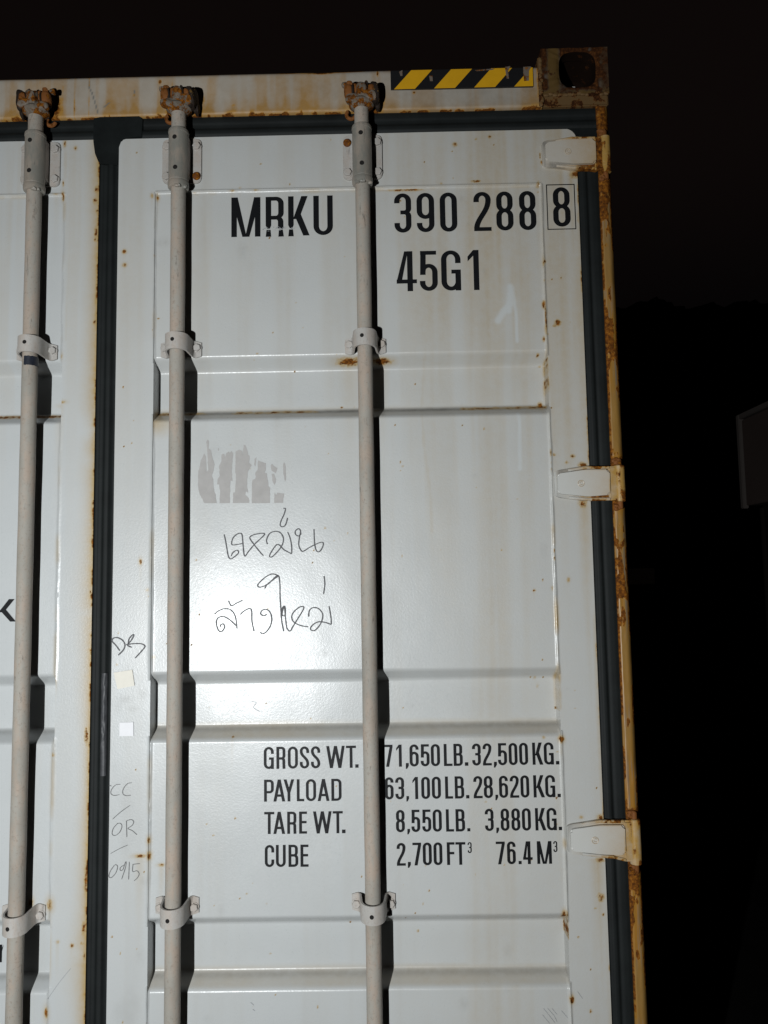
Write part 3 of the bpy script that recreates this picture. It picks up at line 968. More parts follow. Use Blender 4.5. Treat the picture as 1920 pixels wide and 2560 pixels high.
# far-left corner (out of the photograph) closes the frame
bm = bmesh.new()
add_box(bm, -1.219, -1.1892, -0.002, 0.10, 0.1605, 2.776, 0.006)
finish('corner_post', bm, M['post'], container, 'corner post beside the left door')
bm = bmesh.new()
add_box(bm, -1.220, -1.061, -0.008, 0.165, 2.7775, 2.924, 0.004)
finish('corner_casting', bm, M['castplate'], container, 'corner casting above the left door')
bm = bmesh.new()
add_box(bm, -1.1885, -1.1376, 0.004, 0.04, 0.16, 2.7765, 0.003)
finish('gasket', bm, M['rubber'], door_left)


# ---- hinges -----------------------------------------------------------------------------
def hinge(zc, seed, drop=0.0, worn=False):
    """zc: height of the blade's middle"""
    bm = bmesh.new()
    rr = random.Random(seed)

    def wv(a=.0012):
        return rr.uniform(-a, a)
    o = [(1.0525, zc + 0.030), (1.0620, zc + 0.0345), (1.0900, zc + 0.0375), (1.1260, zc + 0.0425), (1.1500, zc + 0.0410), (1.1830, zc + 0.0415),
         (1.1830, zc - 0.0380 - drop), (1.1600, zc - 0.0385 - drop * .3), (1.1270, zc - 0.0390), (1.0900, zc - 0.0335), (1.0620, zc - 0.0300), (1.0525, zc - 0.024)]
    o = [(x + wv(), z + wv()) for x, z in o]
    add_prism(bm, round_poly(o[::-1], [.001, .012, .012, .012, .006, .001, .001, .006, .012, .012, .012, .012], 4)[::-1], -0.008, 0.0015, 0.003, 3)
    # pressed centre blade
    i = [(1.0590, zc + 0.022), (1.0660, zc + 0.0260), (1.0880, zc + 0.0285), (1.1250, zc + 0.0335), (1.1795, zc + 0.0330), (1.1795, zc - 0.0260 - drop * .6), (1.1270, zc - 0.0290), (1.0900, zc - 0.0245), (1.0660, zc - 0.0220), (1.0590, zc - 0.017)]
    add_prism(bm, round_poly(i[::-1], 0.008, 4)[::-1], -0.0165, -0.007, 0.0055, 4)
    # rolled lips above and below
    for sgn, pl in ((1, [(1.085, 0.0335), (1.126, 0.0395), (1.150, 0.0385), (1.180, 0.0385)]), (-1, [(1.085, -0.0300), (1.127, -0.0350), (1.155, -0.0350 - drop * .3), (1.180, -0.0350 - drop)])):
        for (xa, za), (xb, zb) in zip(pl[:-1], pl[1:]):
            m_ = 10
            ring0 = None
            for s in range(m_ + 1):
                t = s / m_
                x, z = xa + (xb - xa) * t, zc + za + (zb - za) * t
                rad = 0.0036 + wv(.0003)
                ring = [bm.verts.new((x, -0.0085 + rad * math.cos(2 * PI * j / 8) * -1.0, z + rad * math.sin(2 * PI * j / 8))) for j in range(8)]
                if ring0:
                    for j in range(8):
                        bm.faces.new((ring0[j], ring[j], ring[(j + 1) % 8], ring0[(j + 1) % 8]))
                ring0 = ring
    # web from blade to knuckle, and the knuckle round the pin
    add_box(bm, 1.178, 1.199, -0.0125, 0.001, zc - 0.0385 - drop, zc + 0.041, 0.004)
    add_lathe(bm, 1.2045, -0.0035, [(0.0105, zc - 0.0415 - drop * 1.5), (0.0128, zc - 0.0400 - drop * 1.5), (0.0132, zc - 0.02), (0.0128, zc + 0.02), (0.0130, zc + 0.0415), (0.0108, zc + 0.0435)], 28)
    ob = finish('hinge', bm, M['hinge'], door, angle=40)
    # wear maps on the hinge: rusty towards pin and edges
    me = ob.data
    n = len(me.vertices)
    co = np.empty(n * 3, np.float32)
    me.vertices.foreach_get('co', co)
    co = co.reshape(-1, 3)
    X, Z = co[:, 0].astype(float), co[:, 2].astype(float)
    edge = sstep(0.027, 0.040, np.abs(Z - zc))
    pin = sstep(1.172, 1.200, X)
    nn = fbm(X, Z, 90, 60, seed, 4)
    R = np.maximum(edge * sstep(1.09, 1.16, X) * sstep(0.40, 0.58, nn + 0.05), 0.7 * pin * sstep(0.48, 0.62, nn)) * (1.0 if worn else 0.8)
    R = np.maximum(R, 0.75 * np.exp(-((X - 1.184) / 0.006) ** 2) * sstep(0.3, 0.5, nn))
    ST = np.clip(0.03 + 0.45 * edge + 0.80 * pin + 0.42 * sstep(1.09, 1.19, X), 0, 1) * (0.5 + nn)
    if worn:
        ST = ST + 0.2
    yy = co[:, 1].astype(float)
    G = 0.85 * sstep(-0.0105, -0.0085, yy) * sstep(-0.0066, -0.0075, yy) * (X < 1.181) * sstep(0.30, 0.65, nn) * (0.35 + 0.65 * sstep(0.020, 0.03, np.abs(Z - zc)))  # dirt along the blade's crease, painted in as shading to bring out relief
    for k_, v_ in (('rust', R), ('stain', ST), ('grime', G)):
        a = me.attributes.new(k_, 'FLOAT', 'POINT')
        a.data.foreach_set('value', np.clip(v_, 0, 1).astype(np.float32))
    # ring-shaped rivet in the blade, and the pin showing above and below the knuckle
    bm = bmesh.new()
    add_ring(bm, 1.1125, zc + 0.0015, -0.0167, 0.0070, 0.0010)
    add_ring(bm, 1.1128, zc + 0.0018, -0.0167, 0.0034, 0.0009, 0.6, 5.6, 16)
    ob2 = finish('rivet', bm, M['hinge'], door)
    a = ob2.data.attributes.new('stain', 'FLOAT', 'POINT')
    a.data.foreach_set('value', np.full(len(ob2.data.vertices), 0.55, np.float32))
    bm = bmesh.new()
    add_lathe(bm, 1.2045, -0.0035, [(0.0055, zc - 0.058 - drop * 1.5), (0.0065, zc - 0.056 - drop * 1.5), (0.0065, zc + 0.056), (0.0050, zc + 0.059)], 18)
    for kk in range(5):
        add_lump(bm, (1.198 + wv(.006), -0.006, zc - 0.052 - drop * 1.5 + wv(.006)), (.006, .004, .005), seed + kk, .35, 2)
        add_lump(bm, (1.198 + wv(.006), -0.005, zc + 0.053 + wv(.005)), (.006, .004, .005), seed + kk + 9, .35, 2)
    finish('hinge_pin', bm, M['rustcam'], door)
    return ob


hinge(2.6530, 5, 0.004, True)
hinge(1.8505, 6)
hinge(1.0535, 7, 0.009)


# ---- locking rods ------------------------------------------------------------------------
RY = -0.033


def hexbolt(bm, x, z, y0, rot, r=0.0098, h=0.0075):
    add_disc(bm, x, z, y0 - 0.0015, y0 + 0.001, r * 1.18, 20, 0, 0.0006)
    add_disc(bm, x, z, y0 - h, y0 - 0.001, r, 6, rot, 0.0011)


def strap(bm, cx, zc, hh, skew=0.0, ywall=0.0):
    """omega-shaped guide: flanges on the door, saddle over the rod"""
    r, th = 0.0232, 0.0042
    path = [(-0.0485, ywall - 0.0005), (-0.036, ywall - 0.0005), (-0.0305, ywall - 0.003), (-0.0262, ywall - 0.010), (-0.0236, RY + 0.004)]
    for k in range(13):
        t = PI - PI * k / 12
        path.append((r * math.cos(t), RY - r * math.sin(t)))
    path += [(0.0236, RY + 0.004), (0.0262, ywall - 0.010), (0.0305, ywall - 0.003), (0.036, ywall - 0.0005), (0.0485, ywall - 0.0005)]
    P = [Vector(p) for p in path]
    nrm = []
    for k in range(len(P)):
        d = (P[min(k + 1, len(P) - 1)] - P[max(k - 1, 0)]).normalized()
        nrm.append(Vector((d.y, -d.x)))
    rows = []
    nz = 6
    for s in range(nz + 1):
        f = s / nz * 2 - 1
        row = []
        for p, nn in zip(P, nrm):
            flange = min(1, max(0, (abs(p.x) - 0.036) / 0.0125))
            hz = hh * (0.97 - 0.18 * max(0, flange - 0.4) / 0.6)
            zz = zc + f * hz + skew * (RY - p.y) * -1
            row.append((p, nn, zz))
        rows.append(row)
    A = [[bm.verts.new((cx + p.x + nn.x * th, p.y + nn.y * th, z)) for p, nn, z in row] for row in rows]
    B = [[bm.verts.new((cx + p.x, p.y, z)) for p, nn, z in row] for row in rows]
    m = len(P)
    for s in range(nz):
        for k in range(m - 1):
            bm.faces.new((A[s][k], A[s][k + 1], A[s + 1][k + 1], A[s + 1][k]))
            bm.faces.new((B[s][k], B[s + 1][k], B[s + 1][k + 1], B[s][k + 1]))
    for k in range(m - 1):
        bm.faces.new((A[0][k], B[0][k], B[0][k + 1], A[0][k + 1]))
        bm.faces.new((A[nz][k], A[nz][k + 1], B[nz][k + 1], B[nz][k]))
    for s in range(nz):
        bm.faces.new((A[s][0], A[s + 1][0], B[s + 1][0], B[s][0]))
        bm.faces.new((A[s][-1], B[s][-1], B[s + 1][-1], A[s + 1][-1]))


def hole_on_rod(bm, cx, z, rad, r=0.0052, ang=0.0):
    """dark drilled hole: a small disc set on the curved front of the tube"""
    n = 18
    vs, vb = [], []
    for k in range(n):
        t = 2 * PI * k / n
        a = ang + r * math.cos(t) / rad
        vs.append(bm.verts.new((cx + (rad + 0.0004) * math.sin(a), RY - (rad + 0.0004) * math.cos(a), z + r * math.sin(t))))
        vb.append(bm.verts.new((cx + (rad - 0.003) * math.sin(a), RY - (rad - 0.003) * math.cos(a), z + r * math.sin(t))))
    bm.faces.new(vs)
    bm.faces.new(vb[::-1])
    for k in range(n):
        bm.faces.new((vs[k], vb[k], vb[(k + 1) % n], vs[(k + 1) % n]))


def locking_rod(cx, seed, flip, label, tape=False, rusty=None, lower=0.921):
    rr = random.Random(seed)
    bm = bmesh.new()
    # rod: many rings so that small dents and dust can show
    prof = [(0.0172 + 0.0002 * math.sin(z * 31 + seed), z) for z in np.arange(0.20, 2.700, 0.02)] + [(0.0172, 2.700), (0.0172, 2.764)]
    add_lathe(bm, cx, RY, prof, 36)
    rod = finish('locking_rod', bm, M['rod'], container, label)
    # bearing sleeve with end collars
    bm = bmesh.new()
    R = 0.0232
    add_lathe(bm, cx, RY, [(0.0180, 2.5720), (0.0215, 2.5725), (0.0240, 2.5745), (0.0248, 2.5800), (0.0246, 2.5860), (0.0238, 2.5885), (0.0226, 2.5893), (0.0236, 2.5905), (R, 2.5935), (R, 2.7040), (0.0236, 2.7062),
                           (0.0226, 2.7072), (0.0240, 2.7082), (0.0243, 2.7125), (0.0236, 2.7160), (0.0205, 2.7172), (0.0205, 2.7190), (0.0176, 2.7200)], 44)
    for k in range(4):      # beads of old paint under the collar
        t = rr.uniform(-2.6, -0.4)
        add_lump(bm, (cx + 0.0215 * math.cos(t), RY + 0.0215 * math.sin(t), 2.5725 + rr.uniform(-.002, .001)), (.006, .004, .004), seed + k, .3, 2)
    finish('bearing_sleeve', bm, M['sleeve'], rod)
    bm = bmesh.new()
    hole_on_rod(bm, cx, 2.6900, R, 0.0054, -0.10 + rr.uniform(-.08, .08))
    finish('grease_hole', bm, M['hole'], rod)
    bm = bmesh.new()
    hole_on_rod(bm, cx, 2.6150, R, 0.0054, -0.05 + rr.uniform(-.08, .08))
    finish('grease_hole', bm, M['hole'], rod)
    # backing plate with four bolts
    bm = bmesh.new()
    add_prism(bm, round_poly([(cx - 0.0475, 2.7150), (cx - 0.0475, 2.6020), (cx + 0.0475, 2.6020), (cx + 0.0475, 2.7150)], 0.016, 6), -0.0055, 0.0, 0.0012, 2)
    add_box(bm, cx - 0.0215, cx + 0.0215, RY + 0.006, -0.004, 2.6060, 2.7100, 0.003)
    finish('backing_plate', bm, M['bracket'], rod)
    k = 0
    for dx in (-0.0365, 0.0365):
        for z in (2.6945, 2.6190):
            bm = bmesh.new()
            if rusty and k in rusty:
                add_disc(bm, cx + dx, z, -0.0120, -0.005, 0.0098, 22, 0, 0.0035)
                finish('bolt', bm, M['rustbolt'], rod, 'rusted round headed bolt')
            else:
                hexbolt(bm, cx + dx, z, -0.0055, rr.uniform(0, 1))
                finish('bolt', bm, M['bracket'], rod)
            k += 1
    # guide brackets
    for zc, hh, sk, wl in ((2.1945, 0.0205, -0.10, REC), (lower, 0.0205, 0.10, REC)):
        bm = bmesh.new()
        strap(bm, cx, zc, hh, sk, wl)
        finish('guide_bracket', bm, M['bracket'], rod)
        for dx in (-0.0385, 0.0385):
            bm = bmesh.new()
            hexbolt(bm, cx + dx, zc, wl - 0.0045, rr.uniform(0, 1), 0.0092)
            finish('bolt', bm, M['bracket'], rod)
        bm = bmesh.new()
        hole_on_rod(bm, cx, zc + sk * -0.04, 0.0275, 0.0046, -0.12 + rr.uniform(-.1, .1))
        finish('grease_hole', bm, M['hole'], rod)
    # cam head, with the keeper welded to the rail behind it
    s = -1 if flip else 1
    bm = bmesh.new()
    add_lathe(bm, cx, RY, [(0.0172, 2.7600), (0.0200, 2.7620), (0.0255, 2.7665), (0.0300, 2.7700), (0.0305, 2.7740), (0.0270, 2.7790), (0.0225, 2.7860), (0.0200, 2.8000), (0.0120, 2.8080)], 30)
    add_lump(bm, (cx + s * 0.002, RY - 0.016, 2.7960), (.014, .012, .022), seed + 1, .22)
    add_lump(bm, (cx + s * 0.020, RY - 0.018, 2.7840), (.017, .010, .012), seed + 2, .22)
    add_lump(bm, (cx - s * 0.020, RY - 0.016, 2.7770), (.018, .012, .010), seed + 3, .22)
    add_lump(bm, (cx + s * 0.010, RY + 0.002, 2.8080), (.020, .012, .012), seed + 4, .25)
    for v in bm.verts:
        v.co.y = min(v.co.y, -0.006)
    finish('rod_cam', bm, M['cam'], rod)
    bm = bmesh.new()
    add_lump(bm, (cx - s * 0.0290, RY - 0.012, 2.7990), (.0115, .011, .017), seed + 6, .25)
    add_lump(bm, (cx - s * 0.0270, RY - 0.010, 2.8170), (.0085, .009, .008), seed + 7, .3)
    add_lump(bm, (cx - s * 0.0130, RY - 0.006, 2.8030), (.0075, .012, .017), seed + 8, .25)
    finish('cam_lug', bm, M['rustcam'], rod, 'rusty brown lug of the cam head')
    bm = bmesh.new()
    add_lump(bm, (cx + s * 0.0245, RY - 0.0165, 2.8000), (.0080, .009, .012), seed + 12, .3)
    finish('cam_lug', bm, M['rustcam'], rod)
    bm = bmesh.new()
    add_lump(bm, (cx - s * 0.0400, RY - 0.004, 2.8215), (.0070, .007, .0058), seed + 9, .3, 2)
    finish('cam_pin', bm, M['cam'], rod)
    bm = bmesh.new()
    add_ring(bm, cx - s * 0.026, 2.764, -0.010, 0.011, 0.0045, PI * 0.75, PI * 1.9, 14)
    finish('cam_hook', bm, M['rustcam'], rod)
    bm = bmesh.new()
    add_lump(bm, (cx + s * 0.0310, RY - 0.002, 2.7980), (.0135, .022, .025), seed + 10, .2)
    add_lump(bm, (cx + s * 0.0050, RY + 0.002, 2.8170), (.008, .010, .007), seed + 11, .3)
    add_lump(bm, (cx + s * 0.0390, RY + 0.014, 2.7830), (.0065, .012, .016), seed + 13, .3)
    add_lump(bm, (cx - s * 0.0200, RY + 0.010, 2.8030), (.012, .012, .014), seed + 14, .3)  # dark lumps among these stand in for the shaded gaps between prongs
    add_lump(bm, (cx + s * 0.0120, RY - 0.010, 2.8070), (.0060, .012, .016), seed + 15, .3)
    add_lump(bm, (cx - s * 0.0200, RY - 0.0105, 2.8000), (.0045, .012, .016), seed + 16, .3)
    add_lump(bm, (cx + s * 0.0310, RY - 0.010, 2.7830), (.0080, .010, .012), seed + 17, .3)
    finish('cam_keeper_gap_shade', bm, M['darkcam'], rod)
    if tape:
        bm = bmesh.new()
        n = 30
        rows = []
        for q, z in enumerate(np.linspace(2.1475, 2.1690, 5)):
            rows.append([bm.verts.new((cx + (0.0178 + rr.uniform(0, .0007)) * math.sin(a), RY - (0.0178 + rr.uniform(0, .0007)) * math.cos(a), z + rr.uniform(-.001, .001))) for a in np.linspace(-0.35, 2.9, n)])
        for a, b in zip(rows[:-1], rows[1:]):
            for j in range(n - 1):
                bm.faces.new((a[j], a[j + 1], b[j + 1], b[j]))
        finish('tape_band', bm, M['tape'], rod, 'scrap of dark tape round the rod', normals=False)
    return rod


locking_rod(0.6185, 11, False, 'right rod of the right door, between the weights and their figures', rusty=(0,), lower=0.920)
locking_rod(0.1795, 23, False, 'left rod of the right door, next to the middle seal', rusty=(3,), lower=0.917)
locking_rod(-0.1655, 37, True, 'rod of the left door next to the middle seal, with dark tape', tape=True, lower=0.904)
locking_rod(-0.6100, 41, True, 'outer rod of the left door')


# ------------------------------------------------------------------ lettering
def arc(cx, cy, rx, ry, a0, a1, n=14):
    return [(cx + rx * math.cos(math.radians(a0 + (a1 - a0) * k / n)), cy + ry * math.sin(math.radians(a0 + (a1 - a0) * k / n))) for k in range(n + 1)]


def glyph(ch, W, H, t, th):
    """strokes of one condensed sans character in a W x H box: ('s', path, closed) pen strokes, ('p', polygon) solid bars"""
    a, b = t / 2, th / 2
    l, r, bo, to = a, W - a, b, H - b
    cx, rx = W / 2, (W - t) / 2
    ry = min(rx * 1.05, H * 0.24)
    S_ = []

    def s(p, closed=False):
        S_.append(('s', p, closed))

    def bar(x0b, x1b, x0t, x1t, z0=0.0, z1=H):
        S_.append(('p', [(x0b, z0), (x1b, z0), (x1t, z1), (x0t, z1)]))
    stem = lambda x, z0=0.0, z1=H: bar(x - a, x + a, x - a, x + a, z0, z1)
    hbar = lambda x0, x1, z: S_.append(('p', [(x0, z - b), (x1, z - b), (x1, z + b), (x0, z + b)]))
    top = lambda a0, a1: arc(cx, to - ry, rx, ry, a0, a1)
    bot = lambda a0, a1: arc(cx, bo + ry, rx, ry, a0, a1)
    if ch in '0O':
        s(top(0, 180) + bot(180, 360), True)
    elif ch == 'C':
        s([(r, H * 0.66)] + top(0, 180) + bot(180, 360) + [(r, H * 0.34)])
    elif ch == 'G':
        s([(r, H * 0.68)] + top(0, 180) + bot(180, 345))
        hbar(W * 0.52, W, H * 0.47)
        stem(r, 0.0, H * 0.47)
    elif ch == 'U':
        s([(l, H)] + bot(180, 360) + [(r, H)])
    elif ch == 'S':
        p = [(r, H * 0.70)] + top(0, 180)
        A, B = Vector((l, to - ry)), Vector((r, bo + ry))
        for k in range(1, 12):
            q = k / 12
            c0, c1 = Vector((l, H * 0.52)), Vector((r, H * 0.50))
            v = A * (1 - q) ** 3 + c0 * 3 * q * (1 - q) ** 2 + c1 * 3 * q * q * (1 - q) + B * q ** 3
            p.append((v.x, v.y))
        p += arc(cx, bo + ry, rx, ry, 0, -180) + [(l, H * 0.30)]
        s(p)
    elif ch == '3':
        m = H * 0.515
        k = rx * 0.75
        s([(l, H * 0.75)] + top(180, 0) + arc(r - k, m + k * 0.9, k, k * 0.9, 0, -90, 8) + [(W * 0.36, m)])
        s([(W * 0.36, m)] + arc(r - k, m - k * 0.9, k, k * 0.9, 90, 0, 8) + arc(cx, bo + ry, rx, ry, 0, -180) + [(l, H * 0.25)])
    elif ch == '8':
        m = H * 0.515
        iw = rx * 0.95
        r2 = min(ry, (to - m) * 0.48)
        r3 = min(ry, (m - bo) * 0.48)
        s(arc(cx, to - r2, iw, r2, 0, 180) + arc(cx, m + r2, iw, r2, 180, 360), True)
        s(arc(cx, m - r3, rx, r3, 0, 180) + arc(cx, bo + r3, rx, r3, 180, 360), True)
    elif ch in '96':
        m = H * 0.385
        r2 = min(ry, (to - m) * 0.48)
        P1 = arc(cx, to - r2, rx, r2, 0, 180) + arc(cx, m + r2, rx, r2, 180, 360)
        P2 = [(r, H * 0.72), (r, bo + ry)] + arc(cx, bo + ry, rx, ry, 0, -180) + [(l, H * 0.24)]
        if ch == '6':
            P1 = [(W - x, H - z) for x, z in P1]
            P2 = [(W - x, H - z) for x, z in P2]
        s(P1, True)
        s(P2)
    elif ch == '2':
        p = [(l, H * 0.74)] + top(180, 0)
        A, B = Vector((r, to - ry)), Vector((l, th * 0.9))
        for k in range(1, 12):
            q = k / 11
            c0, c1 = Vector((r, H * 0.50)), Vector((l + W * .06, H * 0.34))
            v = A * (1 - q) ** 3 + c0 * 3 * q * (1 - q) ** 2 + c1 * 3 * q * q * (1 - q) + B * q ** 3
            p.append((v.x, v.y))
        s(p)
        hbar(0, W, b)
    elif ch == '5':
        hbar(0.04 * W, W * 0.94, to)
        bar(0.02 * W, 0.02 * W + t, 0.05 * W, 0.05 * W + t, H * 0.40, H - th)
        s([(0.02 * W + a, H * 0.47)] + arc(cx, H * 0.625 - ry, rx, ry, 150, 0) + arc(cx, bo + ry, rx, ry, 0, -180) + [(l, H * 0.25)])
    elif ch == '4':
        sx = W * 0.80 - t
        S_.append(('p', [(sx, 0), (sx + t, 0), (sx + t, H), (sx, H)]))
        S_.append(('p', [(0, H * 0.245), (t * 0.95, H * 0.245), (sx + t * 0.15, H), (sx - t * 0.50, H)]))
        hbar(0, W, H * 0.245)
    elif ch == '1':
        stem(W - a)
        S_.append(('p', [(0, H * 0.72), (0, H * 0.84), (W - t, H), (W - t * 0.4, H * 0.98), (W - t, H * 0.86)]))
    elif ch == '7':
        hbar(0, W, to)
        bar(W * 0.20, W * 0.20 + t * 1.05, W - t * 1.05, W, 0, H - th)
    elif ch == 'M':
        stem(l)
        stem(r)
        w = t * 1.15
        bar(cx - w * .55, cx + w * .10, 0, w, 0, H)
        bar(cx - w * .10, cx + w * .55, W - w, W, 0, H)
    elif ch == 'W':
        w = t * 1.05
        q = W * 0.27
        bar(q - w / 2, q + w / 2, 0, w)
        bar(q - w / 2, q + w / 2, cx - w / 2, cx + w / 2)
        bar(W - q - w / 2, W - q + w / 2, cx - w / 2, cx + w / 2)
        bar(W - q - w / 2, W - q + w / 2, W - w, W)
    elif ch == 'A':
        w = t * 1.05
        bar(0, w, cx - w / 2, cx + w / 2)
        bar(W - w, W, cx - w / 2, cx + w / 2)
        hbar(W * 0.2, W * 0.8, H * 0.27)
    elif ch == 'Y':
        w = t * 1.05
        bar(cx - w / 2, cx + w / 2, 0, w, H * 0.40, H)
        bar(cx - w / 2, cx + w / 2, W - w, W, H * 0.40, H)
        stem(cx, 0, H * 0.42)
    elif ch == 'K':
        w = t * 1.15
        stem(l)
        bar(t * 0.9, t * 0.9 + w * 0.95, W * .92 - w, W * .92, H * 0.42, H)
        S_.append(('p', [(W - w, 0), (W, 0), (t * 1.0 + w, H * 0.60), (t * 0.75 + w * .35, H * 0.52)]))
    elif ch in 'RPBD':
        stem(l)
        if ch == 'D':
            k = rx * 0.9
            s([(l, to), (r - k, to)] + arc(r - k, to - k, k, k, 90, 0, 8) + arc(r - k, bo + k, k, k, 0, -90, 8) + [(l, bo)])
        else:
            m = H * (0.47 if ch == 'R' else 0.43 if ch == 'P' else 0.52)
            k = min(rx * 0.8, (to - m) * 0.48)
            xr = r - (0.04 * W if ch == 'B' else 0)
            s([(l, to), (xr - k, to)] + arc(xr - k, to - k, k, k, 90, 0, 8) + arc(xr - k, m + k, k, k, 0, -90, 8) + [(l, m)])
            if ch == 'B':
                k = min(rx * 0.8, (m - bo) * 0.48)
                s([(l, m), (r - k, m)] + arc(r - k, m - k, k, k, 90, 0, 8) + arc(r - k, bo + k, k, k, 0, -90, 8) + [(l, bo)])
            if ch == 'R':
                k = min(rx * 0.7, m * 0.4)
                s([(cx, m)] + arc(r - k - W * .02, m - k, k, k, 90, 0, 8) + [(r - W * .02, H * 0.2), (r, 0)])
    elif ch == 'T':
        hbar(0, W, to)
        stem(cx, 0, H - th)
    elif ch == 'L':
        stem(l)
        hbar(t, W, b)
    elif ch in 'EF':
        stem(l)
        hbar(t, W, to)
        hbar(t, W * 0.95, H * 0.52)
        if ch == 'E':
            hbar(t, W, b)
    elif ch == '.':
        bar(0, W, 0, W, 0, W * 1.0)
    elif ch == ',':
        S_.append(('p', [(0, -H * 0.10), (W * 0.45, -H * 0.10), (W, W * 0.2), (W, W * 1.15), (W * 0.05, W * 1.15), (W * 0.05, 0), (W * 0.35, 0)]))
    elif ch == 'r':
        bar(W * 0.05, W * 0.75, W * 0.05, W * 0.75)
        S_.append(('p', [(W * 0.75, H * 0.62), (W * 0.98, H * 0.90), (W * 0.98, H * 0.98), (W * 0.75, H * 0.80)]))
    return S_


def pen(path, closed, t, th):
    P = [Vector(p) for p in path]
    Q = [P[0]]
    for p in P[1:]:
        if (p - Q[-1]).length > 1e-5:
            Q.append(p)
    if closed and (Q[0] - Q[-1]).length < 1e-5:
        Q.pop()
    n = len(Q)
    L_, R2 = [], []
    for k in range(n):
        a = Q[(k - 1) % n] if (closed or k > 0) else Q[k]
        b = Q[(k + 1) % n] if (closed or k < n - 1) else Q[k]
        d = (b - a).normalized()
        nn = Vector((-d.y, d.x))
        o = Vector((nn.x * t / 2, nn.y * th / 2))
        L_.append(Q[k] + o)
        R2.append(Q[k] - o)
    return L_, R2


LAYER = [0]


def draw_glyphs(bm, row, t, th, yb):
    z0, z1, chars = row
    H = z1 - z0
    for ch, xa, xb in chars:
        kx = 1 + (REC / 1.736)
        xa2, xb2 = 0.674 + (xa - 0.674) * kx, 0.674 + (xb - 0.674) * kx
        for g in glyph(ch, xb2 - xa2, H, t, th):
            LAYER[0] = (LAYER[0] + 1) % 9
            y = yb - 0.00004 * LAYER[0]
            if g[0] == 'p':
                vs = [bm.verts.new((xa2 + x, y, z0 + z)) for x, z in g[1]]
                f = bm.faces.new(vs)
                if f.normal.y > 0 or len(vs) > 4:
                    pass
            else:
                L_, R2 = pen(g[1], g[2], t, th)
                A = [bm.verts.new((xa2 + p.x, y, z0 + p.y)) for p in L_]
                B = [bm.verts.new((xa2 + p.x, y, z0 + p.y)) for p in R2]
                n = len(A)
                for k in range(n if g[2] else n - 1):
                    q = (k + 1) % n
                    bm.faces.new((A[k], B[k], B[q], A[q]))


def lettering(name, rows, t, th, yfun, parent, label):
    bm = bmesh.new()
    for r_ in rows:
        draw_glyphs(bm, r_, t, th, 0.0)
    bmesh.ops.triangulate(bm, faces=[f for f in bm.faces if len(f.verts) > 4])
    # follow the sheet metal, half a millimetre proud of it
    X = np.array([v.co.x for v in bm.verts])
    Z = np.array([v.co.z for v in bm.verts])
    Y = yfun(X, Z)
    for v, y in zip(bm.verts, Y):
        v.co.y += y - 0.0007
    for f in bm.faces:
        f.normal_update()
        if f.normal.y > 0:
            f.normal_flip()
    return finish(name, bm, M['ink'], parent, label, normals=False)


ROW_MRKU = (2.4683, 2.5677, [('M', 0.2993, 0.3694), ('U', 0.4978, 0.5445)])
ROW_RK = (2.4683, 2.5677, [('R', 0.3823, 0.4259), ('K', 0.4367, 0.4881)])
ROW_390 = (2.4706, 2.5691, [('3', 0.693, 0.7338), ('9', 0.747, 0.7893), ('0', 0.8029, 0.8443), ('2', 0.8844, 0.9261), ('8', 0.9384, 0.9794), ('8', 0.9935, 1.0342)])
ROW_8 = (2.4752, 2.5740, [('8', 1.0741, 1.1156)])
ROW_45 = (2.3243, 2.4238, [('4', 0.6957, 0.744), ('5', 0.7512, 0.7939), ('G', 0.8027, 0.8494), ('1', 0.8665, 0.893)])
WEIGHTS = [
    (1.2141, 1.2631, [('G', 0.3742, 0.3969), ('R', 0.4029, 0.4232), ('O', 0.4289, 0.4516), ('S', 0.4561, 0.4772), ('S', 0.4814, 0.5024), ('W', 0.5162, 0.558), ('T', 0.561, 0.5836), ('.', 0.5816, 0.5891)]),
    (1.1420, 1.1904, [('P', 0.3746, 0.3966), ('A', 0.3957, 0.4222), ('Y', 0.4189, 0.4428), ('L', 0.4487, 0.4654), ('O', 0.4694, 0.4923), ('A', 0.4959, 0.5224), ('D', 0.5269, 0.5499)]),
    (1.0712, 1.1194, [('T', 0.3748, 0.3974), ('A', 0.3954, 0.4218), ('R', 0.4267, 0.4473), ('E', 0.4536, 0.4712), ('W', 0.4851, 0.5269), ('T', 0.5295, 0.552), ('.', 0.55, 0.5578)]),
    (0.9995, 1.0473, [('C', 0.376, 0.3971), ('U', 0.401, 0.423), ('B', 0.4293, 0.4511), ('E', 0.4562, 0.4741)])]
